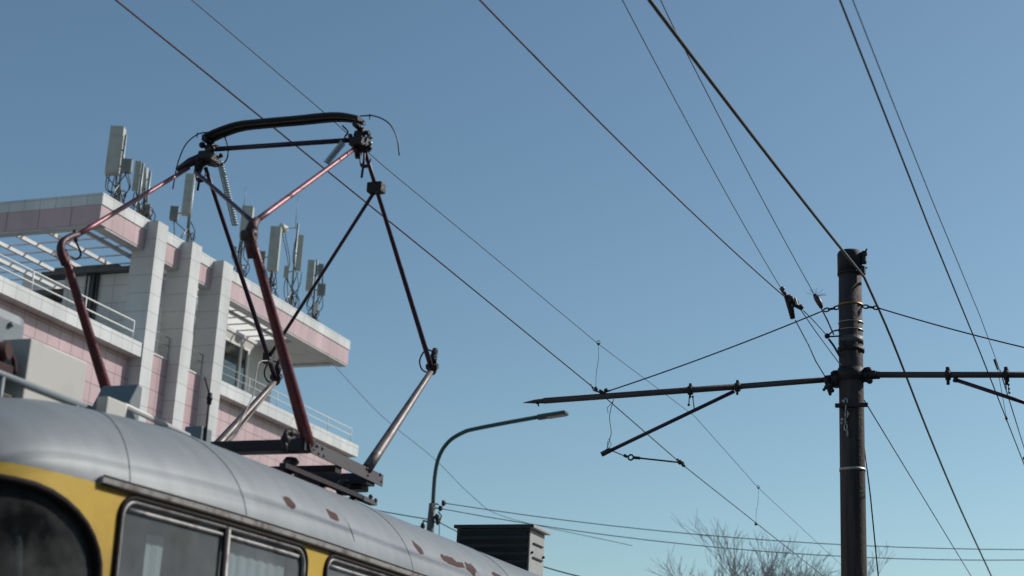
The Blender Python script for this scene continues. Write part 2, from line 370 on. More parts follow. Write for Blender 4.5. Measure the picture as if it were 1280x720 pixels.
# terrace back wall with duct, dark panels for wall shade, pipes
bw = MB(); bw.box((-33.6, 44.2, 13.19), (-30.47, 44.5, 15.95)); bw.box((-44, 46.2, 13.19), (-33.6, 46.5, 15.75)); bw.build('terrace_wall', mt['white'], B)
MB().box((-34.4, 43.9, 15.96), (-30.5, 44.5, 16.10)).box((-33.9, 43.95, 16.12), (-31.4, 44.4, 16.22)).box((-41, 45.4, 15.76), (-34.4, 46.4, 15.98)).build('duct', mt['duct'], B)
pp = MB()
for i in range(4):
    pp.tube([(-32.6 + i * .13, 44.05 + .05 * (i % 2), 13.5), (-32.6 + i * .13, 44.05 + .05 * (i % 2), 15.95)], .035 + .012 * (i % 3), 8)
pp.box((-32.5, 44.13, 13.3), (-32.2, 44.196, 15.9)); pp.build('drain_pipes', mt['duct'], B)
MB().box((-36.3, 46.12, 13.2), (-35.2, 46.198, 15.5)).box((-39.5, 46.12, 13.2), (-37.2, 46.198, 15.3)).build('terrace_shade_panel', mt['duct'], B)  # dark sheets stand in for shade on the terrace wall
# wall fins between pillars and the recessed facade
MB().box((-31.6, 44.9, 13.2), (-31.3, 48.9, 16.49)).build('recess_wall', mt['white'], B)
for k in range(7):
    MB().box((-30.42, 44.05, 14.2 + k * .32), (-30.2, 44.12, 14.3 + k * .32)).build('grille_edge', mt['whitemetal'], B); MB().box((-30.42, 46.2, 14.1 + k * .36), (-30.2, 46.27, 14.2 + k * .36)).build('grille_edge', mt['whitemetal'], B)  # pale bars for grille edges in the pillar gaps, not lamps
MB().box((-40, 49.6, 13.2), (-32.3, 56.6, 14.0)).box((-40, 54.6, 14.0), (-32.3, 56.6, 16.495)).box((-40, 49.6, 14.0), (-32.3, 50.2, 16.49)).box((-40, 50.2, 16.12), (-32.3, 54.6, 16.49)).build('upper_storey_wall', mt['plaster'], B)
wf = MB().box((-32.4, 50.2, 14.0), (-32.26, 50.32, 16.12)).box((-32.4, 54.48, 14.0), (-32.26, 54.6, 16.12)).box((-32.4, 50.32, 14.0), (-32.26, 54.48, 14.1)).box((-32.4, 50.32, 16.02), (-32.26, 54.48, 16.12)).box((-32.4, 52.1, 14.1), (-32.26, 52.2, 16.02)).box((-32.4, 53.9, 14.1), (-32.26, 54.0, 16.02)).build('window', mt['whitemetal'], B)
MB().box((-32.36, 50.325, 14.105), (-32.33, 54.475, 16.015)).build('pane', mt['bglass'], wf)
MB().box((-36, 50.3, 14.02), (-35.8, 54.5, 16.1)).build('room_back', mt['interior'], wf)
# railings
def railing(pa, pb, zs, nposts, m, r=.022):
    q = MB()
    for z in zs: q.tube([(pa[0], pa[1], z), (pb[0], pb[1], z)], r, 8)
    for i in range(nposts):
        t = i / (nposts - 1); x = pa[0] + (pb[0] - pa[0]) * t; yy = pa[1] + (pb[1] - pa[1]) * t
        q.tube([(x, yy, 13.17), (x, yy, zs[0])], r, 8)
    return q.build('railing', m, B)
railing((-29.72, 32.3), (-29.72, 42.9), (13.82, 13.47), 5, mt['whitemetal'], .026)
railing((-29.75, 48.4), (-29.75, 59.0), (13.82, 13.55), 6, mt['whitemetal'], .018)
railing((-30, 44.0), (-30, 45.45), (13.95, 13.68), 2, mt['galv'], .014)
railing((-30, 46.2), (-30, 47.6), (13.95, 13.68), 2, mt['galv'], .014)

# block of flats on the other side of the street (behind and right of the camera; seen mirrored in the tram glass)
mt['render_pale'] = mat('pale_render', (.62, .64, .64), .9, var=.08, vscale=.4)
O = thing('apartment_block', (24, 12, -H), 'long grey apartment block across the street, mirrored in the tram windows', 'building')
MB().box((20, -60, -H), (32, 75, 13)).build('wall', mt['render_pale'], O); MB().box((19.6, -60.4, 13.005), (32.4, 75.4, 13.4)).build('roof', mt['duct'], O)
q0 = None
for fl in range(4):
    for k in range(20):
        yy = -50 + k * 6
        MB().box((19.93, yy, .6 + fl * 3.1), (19.995, yy + 2, 2.3 + fl * 3.1)).build('window', mt['bdark'], O)

# ------------------------------------------------------------------ rooftop antennas (stand on the coping)
AG = 'mobile phone antennas along the building roof'
ZR = 17.475
def antenna(name, px, label, items, legs=True, top=None, cab=5, foot=None, wide=.5, xp=-30.25):
    rr = ray(px[0], px[1]); s0 = xp / rr.x; Y0 = rr.y * s0
    base = V((xp, Y0, ZR)); A = thing(name, base, label, 'antenna', AG)
    k = rr.length * s0 / F * .97            # metres per pixel
    tp = atY(px[0], top if top else px[1], Y0)
    MB().tube([base, (xp, Y0, tp.z)], .045, 8).build('mast', mt['galv'], A)
    if legs:
        q = MB(); zt = ZR + .75
        for a in (0.3, 2.3, 4.3): q.tube([(xp, Y0, zt), (xp + wide * .35 * math.cos(a), Y0 + wide * math.sin(a), ZR)], .028, 6)
        q.build('tripod', mt['galv'], A)
    for it in items:
        kind, x0, y0, x1, y1 = it[:5]
        c = atY((x0 + x1) / 2, (y0 + y1) / 2, Y0 - (it[5] if len(it) > 5 else 0)); wd = abs(x1 - x0) * k; hh = abs(y1 - y0) * k
        q = MB()
        if kind == 'panel':
            d = wd * .62; q.obox(c, (.93, .37, 0), (-.37, .93, 0), (0, 0, 1), wd * .75, d, hh, .02)
            q.build('panel', mt['antenna'], A)
        elif kind == 'slim':
            q.obox(c, (.8, .6, 0), (-.6, .8, 0), (0, 0, 1), wd * .8, wd * .5, hh, .02); q.build('panel', mt['antenna'], A)
        elif kind == 'box':
            q.obox(c, (.9, .43, 0), (-.43, .9, 0), (0, 0, 1), wd * .75, wd * .6, hh, .012)
            for i in range(6): q.obox(c + V((.05, -wd * .34, -hh * .4 + i * hh * .16)), (.9, .43, 0), (-.43, .9, 0), (0, 0, 1), wd * .7, .02, hh * .05)
            q.build('radio_box', mt['antgrey'], A)
        elif kind == 'whitebox':
            q.obox(c, (.9, .43, 0), (-.43, .9, 0), (0, 0, 1), wd * .8, wd * .5, hh, .02); q.build('radio_box', mt['whitemetal'], A)
        elif kind == 'dish':
            a = V((.2, .25, 0)); q.tube([c - a * .5, c - a * .2, c + a * .5], [wd * .5, wd * .52, wd * .3], 18); q.tube([c, (xp, Y0, c.z)], .02, 6); q.build('dish', mt['antenna'], A)
        elif kind == 'pipe':
            q.tube([(c.x, c.y, c.z - hh / 2), (c.x, c.y, c.z + hh / 2)], wd / 2, 10); q.build('panel', mt['antenna'], A)
        elif kind == 'rod':
            q.tube([(c.x, c.y, c.z - hh / 2), (c.x, c.y, c.z + hh / 2)], .012, 6); q.build('lightning_rod', mt['galv'], A)
        if kind not in ('rod', 'dish'):
            b = MB(); b.tube([c, (xp, Y0, c.z)], .022, 6); b.build('bracket', mt['galv'], A)
    if cab:
        q = MB(); rnd = random.Random(px[0])
        for i in range(cab):
            it = items[i % len(items)]
            c = atY((it[1] + it[3]) / 2 + rnd.uniform(-3, 3), it[4], Y0); e = V((xp + rnd.uniform(-.25, .3), Y0 + rnd.uniform(-.3, .3), ZR))
            if c.z < ZR + .2: c.z = ZR + .8
            m1 = c.lerp(e, .35) + V((rnd.uniform(-.22, .22), 0, -.1)); m2 = c.lerp(e, .7) + V((rnd.uniform(-.25, .25), 0, 0))
            q.tube([c, m1, m2, e], .018, 6, smooth=5)
        q.tube([(xp + .2, Y0, ZR + .1), (xp + .3, Y0, ZR + .35), (xp + .15, Y0, ZR + .5), (xp + .02, Y0, ZR + .3)], .016, 6, smooth=5)
        q.build('cables', mt['cable'], A)
    return A
antenna('roof_antenna', (147, 250), 'largest panel antenna at the left end of the roof, with grey boxes either side', [('panel', 133, 157, 156, 220), ('box', 151, 199, 167, 216), ('whitebox', 131, 200, 139, 219)], top=170, cab=9)
antenna('roof_antenna', (172, 262), 'slim white antenna panel just right of the largest panel antenna', [('slim', 166, 200, 176, 240)], top=205, cab=4, wide=.3)
antenna('roof_antenna', (182, 265), 'thin tube antenna with a tangle of cables at its foot', [('pipe', 178, 209, 184, 240), ('box', 176, 256, 190, 268)], top=215, cab=10, wide=.3)
antenna('roof_antenna', (234, 300), 'panel antenna on a tripod above the tiled pillars, small box on its left', [('panel', 228, 216, 243, 271), ('box', 211, 258, 225, 276)], top=212, cab=4)
antenna('roof_antenna', (300, 330), 'antenna half hidden behind the ball joint of the pantograph', [('panel', 299, 257, 318, 300), ('rod', 305, 232, 307, 262), ('box', 289, 308, 296, 322)], top=262, cab=9)
antenna('roof_antenna', (338, 352), 'tall off-white panel antenna with dark cables and a slanting strut', [('panel', 334, 282, 352, 341), ('box', 322, 314, 333, 330)], top=290, cab=10, wide=.8)
antenna('roof_antenna', (364, 372), 'antenna mast carrying a small round dish and one slim panel', [('dish', 348, 280, 361, 292), ('slim', 370, 292, 379, 340), ('slim', 354, 332, 362, 348), ('rod', 370, 242, 372, 286)], top=280, cab=7)
antenna('roof_antenna', (391, 388), 'rightmost roof antenna, cluttered with boxes and a low white case', [('panel', 382, 324, 394, 365), ('box', 396, 330, 406, 344), ('box', 395, 355, 409, 369), ('whitebox', 391, 379, 399, 393)], top=325, cab=10)

# ------------------------------------------------------------------ tram
XC = -6.13
T = thing('tram', (XC, 13, -H), 'old yellow tram with a scuffed grey roof and raised red pantograph', 'tram')
half = [(1.25, 17.6), (1.25, 14.5), (1.25, 12), (1.25, 10.2), (1.24, 9.2), (1.19, 8.2), (1.10, 7.3), (1.065, 7.0), (.98, 6.68), (.78, 6.42), (.42, 6.26), (0, 6.2)]
tail = [(0, 19.7), (.6, 19.6), (1.0, 19.2), (1.2, 18.6)]
loop = [(a, b) for a, b in tail] + half + [(-a, b) for a, b in half[::-1][1:]] + [(-a, b) for a, b in tail[::-1]]
dense = catmull([(a, b, 0) for a, b in loop], 10)
cum = [0.0]
for i in range(1, len(dense)): cum.append(cum[-1] + (dense[i] - dense[i - 1]).length)
LT = cum[-1]
import bisect
def plan(s):
    s = max(0, min(LT, s)); i = min(len(cum) - 2, max(0, bisect.bisect_right(cum, s) - 1)); t = (s - cum[i]) / max(1e-9, cum[i + 1] - cum[i])
    p = dense[i].lerp(dense[i + 1], t); return p.x, p.y
def s_of_right(Yq):       # arc length of the point with that Y on the right flank
    for i in range(1, len(dense)):
        a, b = dense[i - 1], dense[i]
        if b.x > 0.2 and a.y >= Yq >= b.y: t = (a.y - Yq) / max(1e-9, a.y - b.y); return cum[i - 1] + (cum[i] - cum[i - 1]) * t
    return 0
ZB = 1.43
def body(s, z, out=0.0):
    x, y_ = plan(s)
    x2, y2 = plan(s + .01); x1, y1 = plan(s - .01)
    t = V((x2 - x1, y2 - y1, 0)).normalized(); nrm = V((-t.y, t.x, 0))
    if nrm.dot(V((x, y_ - 12, 0))) < 0: nrm = -nrm
    ns = max(0, min(1, (7.2 - y_) / 1.3)) ; nt_ = max(0, min(1, (y_ - 18.4) / 1.2))
    k = max(0, ZB - z)
    y_ += -.22 * k * ns + .15 * k * nt_
    tumble = -.02 * max(0, z - .3) * (1 - ns)
    return V((XC + x + (tumble if x > 0 else -tumble), y_, z)) + nrm * out
prof = [(c, .67 * (1 - c ** 2.6) ** .571) for c in (1, .9985, .995, .988, .975, .955, .93, .90, .87, .83, .79, .74, .68, .6, .5, .4, .3, .2, .1, 0)]
def roofp(s, k, out=0.0):
    c, h = prof[k] if isinstance(k, int) else (k, 0)
    b = body(s, ZB); yc = min(max(b.y, 8.2), 17.5)
    yy = yc + (b.y - yc) * c
    m = .65 + .35 * min(1, max(0, (yy - 6) / 2.6)) ** .8
    m *= .8 + .2 * min(1, max(0, (19.6 - yy) / 1.5))
    return V((XC + (b.x - XC) * c, yy, ZB + h * m))
sR = {Yq: s_of_right(Yq) for Yq in ()}
def sr(Yq): return s_of_right(Yq)
def rrect(a0, a1, b0, b1, r, n=7):
    out = []
    for cx, cy, a in ((a1 - r, b1 - r, 0), (a0 + r, b1 - r, 90), (a0 + r, b0 + r, 180), (a1 - r, b0 + r, 270)):
        for i in range(n + 1):
            t = R(a + 90 * i / n); out.append((cx + r * math.cos(t), cy + r * math.sin(t)))
    # add points on long edges
    res = []
    for i in range(len(out)):
        p = V(out[i]); q = V(out[(i + 1) % len(out)]); m = max(1, int((q - p).length / .12))
        for k in range(m): v = p.lerp(q, k / m); res.append((v.x, v.y))
    return res
holes = []      # (kind, polygon)
sN = LT / 2
WIN = [(7.36, 9.24), (9.50, 11.30), (11.56, 13.36), (13.62, 15.42), (15.68, 17.3)]
for a, b in WIN:
    s0, s1 = sorted((sr(a), sr(b))); holes.append(('win', rrect(s0, s1, .38, 1.402, .11)))
for a, b in WIN[:1] + WIN[2:4]:
    s0, s1 = sorted((LT - sr(a), LT - sr(b))); holes.append(('win', rrect(s0, s1, .38, 1.402, .11)))
sw = sr(7.24)
# windscreen: large corner radius
def shield_poly():
    a0, a1, b0, b1 = sw, LT - sw, .25, 1.345; rx, rz = .62, .40; out = []
    for cx, cy, a, ax, az in ((a1 - rx, b1 - rz, 0, rx, rz), (a0 + rx, b1 - rz, 90, rx, rz), (a0 + .2, b0 + .2, 180, .2, .2), (a1 - .2, b0 + .2, 270, .2, .2)):
        for i in range(10):
            t = R(a + 90 * i / 9); out.append((cx + ax * math.cos(t), cy + az * math.sin(t)))
    res = []
    for i in range(len(out)):
        p = V(out[i]); q = V(out[(i + 1) % len(out)]); m = max(1, int((q - p).length / .1))
        for k in range(m): v = p.lerp(q, k / m); res.append((v.x, v.y))
    return res
holes.append(('shield', shield_poly()))
def inside(p, poly):
    c = False; j = len(poly) - 1
    for i in range(len(poly)):
        if (poly[i][1] > p[1]) != (poly[j][1] > p[1]) and p[0] < (poly[j][0] - poly[i][0]) * (p[1] - poly[i][1]) / (poly[j][1] - poly[i][1]) + poly[i][0]: c = not c
        j = i
    return c
def cdt_fill(outer, hole_list, du, dv, zmin, zmax, smin, smax):
    vs = [V(p) for p in outer]; edges = [(i, (i + 1) % len(outer)) for i in range(len(outer))]
    for h in hole_list:
        o = len(vs); vs += [V(p) for p in h]; edges += [(o + i, o + (i + 1) % len(h)) for i in range(len(h))]
    s = smin + du
    while s < smax - du * .5:
        z = zmin + dv
        while z < zmax - dv * .4:
            if inside((s, z), outer) and not any(inside((s, z), h) for h in hole_list): vs.append(V((s, z)))
            z += dv
        s += du
    r = delaunay_2d_cdt(vs, edges, [], 0, 1e-5)
    V2, F2 = r[0], r[2]; keep = []
    for f in F2:
        c = ((V2[f[0]].x + V2[f[1]].x + V2[f[2]].x) / 3, (V2[f[0]].y + V2[f[1]].y + V2[f[2]].y) / 3)
        if inside(c, outer) and not any(inside(c, h) for h in hole_list): keep.append(f)
    return V2, keep
ZL = -.85
outer = []
N = int(LT / .12)
outer += [(LT * i / N, ZL) for i in range(N)] + [(LT, ZL + (ZB - ZL) * i / 12) for i in range(12)] + [(LT - LT * i / N, ZB) for i in range(N)] + [(0, ZB - (ZB - ZL) * i / 12) for i in range(12)]
V2, keep = cdt_fill(outer, [h[1] for h in holes], .12, .19, ZL, ZB, 0, LT)
q = MB(); q.faces([body(v.x, v.y) for v in V2], keep, True); q.build('body', mt['yellow'], T)
# inner lining so the shell has thickness seen through the windows
q = MB(); q.faces([body(v.x, v.y, -.05) for v in V2], keep, True); q.build('lining', mt['interior'], T)
# roof
q = MB(); nS = int(LT / .1); grid = []
for k in range(len(prof)): grid += [roofp(LT * i / nS, k) for i in range(nS)]
fs = [(k * nS + i, k * nS + (i + 1) % nS, (k + 1) * nS + (i + 1) % nS, (k + 1) * nS + i) for k in range(len(prof) - 1) for i in range(nS)]
q.faces(grid, fs, True)
bmesh.ops.remove_doubles(q.bm, verts=q.bm.verts[:], dist=.0008)
ROOF = q.build('roof', mt['roof'], T)
# panel seams across the roof
for Ys_ in (7.42, 8.52, 10.9, 13.2):
    s_ = sr(Ys_); q = MB(); q.tube([roofp(s_, k) + V((.001, 0, .0005)) for k in range(len(prof) - 2)], .0022, 6, smooth=3); q.build('roof_seam', mt['seam'], ROOF)
# gutter with a lit lip and its underside shadow painted as a dark line
def strip(name, y0, y1, zc, out, r, m, par=T, zr=None):
    q = MB(); s0, s1 = sorted((sr(y0), sr(y1))); n = int((s1 - s0) / .15) + 2
    q.tube([body(s0 + (s1 - s0) * i / n, zc, out) for i in range(n + 1)], r, 8); return q.build(name, m, par)
def gutter(side):
    q = MB(); s0, s1 = sorted((sr(7.17), sr(18.0)));
    if side < 0: s0, s1 = LT - s1, LT - s0
    n = 60; sec = [(.0, 1.466), (.024, 1.470), (.030, 1.464), (.027, 1.436), (.022, 1.430), (.0, 1.426)]
    vs = []
    for i in range(n + 1):
        s_ = s0 + (s1 - s0) * i / n
        for o, z in sec: vs.append(body(s_, min(z, 1.43), o) + V((0, 0, z - min(z, 1.43))))
    L = len(sec); fs = [(i * L + k, i * L + (k + 1) % L, (i + 1) * L + (k + 1) % L, (i + 1) * L + k) for i in range(n) for k in range(L)]
    fs += [tuple(range(L))[::-1], tuple(n * L + k for k in range(L))]
    q.faces(vs, fs); g_ = q.build('gutter', mt['alu'], T)
    q = MB()
    for (o, z) in ((.029, 1.470), (.024, 1.426)):
        q.tube([body(s0 + (s1 - s0) * i / n, 1.43, o) + V((0, 0, z - 1.43)) for i in range(n + 1)], .0055, 6)
    q.build('gutter_line_shade', mt['rubber'], g_)  # dark tubes on both edges, the lower paints the shadow under the gutter
gutter(1); gutter(-1)
# window frames, panes
for kind, poly in holes:
    sh = kind == 'shield'
    fr = MB(); fr.tube([body(p[0], p[1], .006) for p in poly], (.022 if sh else .016), 8, closed=True)
    fo = fr.build('windscreen' if sh else 'window', mt['rubber'], T)
    a0 = min(p[0] for p in poly); a1 = max(p[0] for p in poly); b0 = min(p[1] for p in poly); b1 = max(p[1] for p in poly)
    if not sh:
        ins = [(a0 + .018 + (p[0] - a0) * (a1 - a0 - .036) / (a1 - a0), b0 + .018 + (p[1] - b0) * (b1 - b0 - .036) / (b1 - b0)) for p in poly]
        MB().tube([body(p[0], p[1], .0) for p in ins], .013, 8, closed=True).build('frame', mt['alu'], fo)
        mid = (a0 + a1) / 2
        q = MB(); q.tube([body(mid - .012, b0, .0), body(mid - .012, b1, .0)], .016, 8); q.build('divider', mt['rubber'], fo)
        q = MB(); q.tube([body(mid - .045, b0, -.005), body(mid - .045, b1, -.005)], .016, 8)
        q.tube([body(a0 + .08 + (a1 - a0 - .16) * i / 10, b1 - .065, -.012) for i in range(11)], .012, 8)
        q.build('sash', mt['alu'], fo)
    v2, kp = cdt_fill(poly, [], .1, .1, b0, b1, a0, a1)
    q = MB(); q.faces([body(v.x, v.y, -.018) for v in v2], kp, True); q.build('pane', mt['shield'] if sh else mt['wglass'], fo)
# interior
q = MB()
q.box((XC - 1.0, 6.9, -.45), (XC + 1.0, 19, -.38)); q.build('floor', mt['interior'], T)
q = MB(); q.box((XC - 1.05, 7.9, 1.37), (XC + 1.05, 18.6, 1.40)); q.build('ceiling', mt['interior'], T)
q = MB(); q.box((XC - .95, 9.35, -.38), (XC + .95, 9.40, 1.29)); q.build('cab_partition', mt['interior'], T)
def curtain(y0, y1, z0, z1, x, m=None, amp=.006, per=.11):
    q = MB(); n = max(8, int(abs(y1 - y0) / .015)); vs = []
    for i in range(n + 1):
        t = i / n; yy = y0 + (y1 - y0) * t; o = amp * math.sin(2 * math.pi * yy / per) + .006 * math.sin(yy * 170)
        b_ = body(sr(yy), 1.2, x); vs += [b_ + V((o, 0, z0 - 1.2)), b_ + V((o * .6, 0, z1 - 1.2 - .01 * (1 - abs(math.sin(yy * 9)))))]
    q.faces(vs, [(2 * i, 2 * i + 2, 2 * i + 3, 2 * i + 1) for i in range(n)], True); return q.build('curtain', m or mt['curtain'], T)
curtain(8.38, 9.12, .3, 1.335, -.075); curtain(7.74, 7.90, .3, 1.26, -.12, amp=.004); curtain(9.60, 10.3, .3, 1.34, -.07)
curtain(10.55, 11.2, .3, 1.33, -.07); curtain(11.7, 12.5, .3, 1.34, -.07)
# windscreen valance with fringe and a cab pillar
q = MB(); n = 60; vs = []
for i in range(n + 1):
    s_ = LT / 2 - 1.05 + 2.1 * i / n; f = body(s_, 1.30, -.14 - .012 * math.sin(i * 1.9)); lo_ = body(s_, .88 + .03 * abs(math.sin(i * .8)), -.16); vs += [lo_, f]
q.faces(vs, [(2 * i, 2 * i + 2, 2 * i + 3, 2 * i + 1) for i in range(n)], True); q.build('valance', mt['interior'], T)
MB().tube([body(sr(6.95), .2, -.12), body(sr(6.75), 1.3, -.15)], .03, 8).build('cab_post', mt['interior'], T)
for ys in (7.6, 10.2, 11.0, 11.9, 12.8, 14.0, 15.0):
    for sx in (-.62, .62):
        q = MB(); q.box((XC + sx - .24, ys, 0), (XC + sx + .24, ys + .42, .06), .02); q.obox((XC + sx, ys + .43, .3), (1, 0, 0), (0, 1, .2), (0, -.2, 1), .46, .05, .62, .02)
        q.tube([(XC + sx, ys + .2, -.38), (XC + sx, ys + .2, 0)], .04, 8); q.build('seat', mt['seat'], T)
# bogies and wheels
for yb in (8.9, 16.2):
    for dy in (-.95, .95):
        for sx in (-.76, .76):
            MB().tube([(XC + sx - .05, yb + dy, -.87), (XC + sx + .05, yb + dy, -.87)], .33, 28).tube([(XC + sx - .06, yb + dy, -.87), (XC + sx + .09, yb + dy, -.87)], .1, 16).build('wheel', mt['framedark'], T)
# --- roof equipment
q = MB(); q.box((-6.75, 7.78, 1.97), (-6.1, 8.36, 2.44), .012); 
q.build('equipment_box', mt['beige'], T)
q = MB(); q.tube([(-6.1, 6.6, 2.16), (-6.1, 8.45, 2.16)], .022, 8); 
for yy in (6.9, 7.57, 8.3): q.tube([(-6.1, yy, 2.16), (-6.1, yy, 1.85)], .018, 8)
q.tube([(-6.8, 6.9, 2.16), (-6.1, 6.9, 2.16)], .018, 8)
q.build('roof_rail', mt['slate'], T)
MB().box((-6.75, 7.0, 1.86), (-6.15, 8.3, 2.08), .01).build('rail_infill', mt['framedark'], T)  # dark box filling the space below the roof rail
# scoop ventilator: front leans back, open wedge
y0, y1 = 8.70, 8.99; xa, xb = -6.38, -6.1
q = MB(); q.faces([(xa, y0, 2.02), (xb, y0, 2.02), (xb, y1, 2.02), (xa, y1, 2.02), (xa, y1 - .05, 2.44), (xb, y1 - .05, 2.44), (xb, y1, 2.43), (xa, y1, 2.43)],
        [(0, 1, 5, 4), (4, 5, 6, 7), (1, 2, 6, 5), (3, 0, 4, 7), (2, 3, 7, 6), (0, 3, 2, 1)])
bmesh.ops.bevel(q.bm, geom=q.bm.edges[:], offset=.004, segments=1, affect='EDGES'); q.build('roof_scoop', mt['slate'], T)
MB().box((-6.06, 8.45, 1.98), (-5.98, 8.66, 2.24), .01).build('junction_box', mt['beige'], T)
q = MB(); q.tube([(-6.0, 8.65, 2.0), (-6.0, 8.67, 2.23), (-6.0, 9.45, 2.20), (-6.0, 9.47, 2.05)], .02, 10); q.build('cable_conduit', mt['alu2'], T)
MB().box((-6.12, 9.58, 2.03), (-5.98, 9.72, 2.30), .012).build('relay_box', mt['slate'], T)
q = MB(); q.tube([(-5.97, 9.62, 2.05), (-5.97, 9.62, 2.5)], .009, 8); q.ball((-5.97, 9.62, 2.5), .022); q.tube([(-5.97, 9.62, 2.46), (-5.97, 9.62, 2.54)], .017, 8)
q.tube([(-5.97, 9.62, 2.52), (-5.99, 9.56, 2.64)], .006, 6); q.build('whip_antenna', mt['fixture'], T)
q = MB(); q.ball((-5.9, 9.75, 2.14), .035, (1.5, 1, 1)); q.tube([(-5.9, 9.75, 2.0), (-5.9, 9.75, 2.12)], .02, 8); q.build('insulator', mt['porcelain'], T)
# rounded lamp housing and rusty coil at the far left of the roof
q = MB(); c_ = atX(-2, 420, -6.3); q.box((-6.75, c_.y - .3, c_.z - .2), (-6.3, c_.y + .26, c_.z + .19), .07); q.ball(atX(14, 406, -6.29), .018); q.build('roof_lamp_housing', mt['slate'], T)
q = MB(); q.tube([(-6.4, 7.55, 2.30), (-6.12, 7.62, 2.32)], .055, 14); q.ball((-6.2, 7.6, 2.24), .06); q.box((-6.4, 7.45, 2.16), (-6.12, 7.7, 2.24), .01)
q.tube([(-6.2, 7.56, 2.36), (-6.14, 7.68, 2.30), (-6.12, 7.7, 2.2)], .016, 8, smooth=4); q.build('line_contactor', mt['rust'], T)
# louvred box near the rear, shade on its front painted black
q = MB(); q.box((-6.40, 15.25, 1.95), (-5.62, 15.68, 2.50), .008)
RB = q.build('resistor_housing', mt['boxlit'], T)
q = MB(); q.box((-6.43, 15.21, 2.505), (-5.57, 15.72, 2.535), .004); q.build('lid', mt['boxlit'], RB)
q = MB(); q.box((-6.405, 15.235, 1.95), (-5.625, 15.249, 2.50)); q.box((-6.43, 15.205, 2.503), (-5.58, 15.212, 2.537))
for k in range(6): q.obox((-6.01, 15.228, 2.05 + k * .08), (1, 0, 0), (0, 1, .5), (0, -.5, 1), .72, .012, .045)
q.build('louvred_front', mt['boxshade'], RB)
q = MB()
for z in (2.36, 2.22): q.box((-5.615, 15.33, z), (-5.606, 15.62, z + .014))
for yy in (15.3, 15.64): q.ball((-5.61, yy, 2.27), .014)
q.build('side_slots', mt['fixture'], RB)

# --- pantograph
XRp, XLp = -5.40, -6.90
def pr(px, py): return atX(px, py, XRp)
def pl(px, py): return atX(px, py, XLp)
KNR, KFR = V((XRp, 8.99, 3.46)), V((XRp, 12.10, 3.315)); KNL, KFL = V((XLp, 8.98, 3.49)), V((XLp, 12.16, 3.30))
BNR, BFR = V((XRp, 10.06, 2.25)), V((XRp, 11.02, 2.27)); BNL, BFL = V((XLp, 10.04, 2.25)), V((XLp, 10.98, 2.26))
HR, HL = V((-5.44, 10.52, 4.70)), V((-6.86, 10.52, 4.68))
q = MB()
q.bar((-5.39, 9.98, 2.245), (-5.39, 11.28, 2.225), .012, .09); q.bar((-5.43, 9.98, 2.286), (-5.43, 11.28, 2.266), .07, .012)
for yy in (10.16, 10.24, 10.98, 11.22):
    q.ball((-5.382, yy, 2.262), .012); q.ball((-5.382, yy + .03, 2.215), .010)
PG = q.build('pantograph', mt['framegrey'], T)
q = MB(); q.bar((-6.91, 9.98, 2.235), (-6.91, 11.3, 2.235), .012, .12); q.build('side_beam', mt['framegrey'], PG)
q = MB(); q.bar((-6.9, 10.03, 2.235), (-5.40, 10.03, 2.235), .12, .08); q.bar((-6.9, 11.1, 2.20), (-5.40, 11.1, 2.20), .14, .08)
q.bar((-6.9, 10.55, 2.17), (-5.40, 10.55, 2.17), .1, .05); q.box((-5.6, 11.06, 2.12), (-5.46, 11.2, 2.165), .01)
q.build('cross_beams', mt['framedark'], PG)
for x, x5 in ((-5.42, -5.44), (-6.85, -6.83)):
    q = MB(); q.bar((x, 9.75, 2.045), (x, 10.98, 2.045), .05, .032)
    for yy in (9.9, 10.4, 10.9): q.tube([(x5, yy, 1.88), (x5, yy, 2.03)], .03, 10)
    q.build('roof_mount', mt['framedark'], PG)
q = MB(); q.bar((-5.42, 10.985, 2.04), (-5.42, 11.22, 2.04), .06, .035); q.ball((-5.39, 11.1, 2.07), .018); q.ball((-5.39, 11.19, 2.06), .015); q.build('mount_foot', mt['framegrey'], PG)
for yy in (10.1, 10.95):
    for x in (-5.55, -6.75):
        q = MB(); q.tube([(x, yy, 2.06), (x, yy, 2.09), (x, yy, 2.11), (x, yy, 2.14), (x, yy, 2.17)], [.045, .06, .04, .06, .04], 14); q.build('insulator', mt['porcelain'], PG)
def limb(name, a, b, r0, r1, m, ext=.0):
    a = V(a); b = V(b); d = (b - a).normalized(); q = MB(); n = 8
    q.tube([a.lerp(b, i / n) for i in range(n + 1)], [r0 + (r1 - r0) * i / n for i in range(n + 1)], 16)
    return q.build(name, m, PG)
limb('lower_arm', BNR, KNR + V((0, .03, -.04)), .047, .028, mt['red']); limb('lower_arm', BNL, KNL + V((0, .03, -.04)), .047, .028, mt['red'])
limb('lower_arm', BFR, KFR, .044, .024, mt['steelarm']); limb('lower_arm', BFL, KFL, .044, .024, mt['steelarm'])
q = MB(); q.tube([BFL + V((.08, .05, 0)), KFL + V((.02, -.05, -.05))], .011, 8); q.build('control_rod', mt['steelarm'], PG)
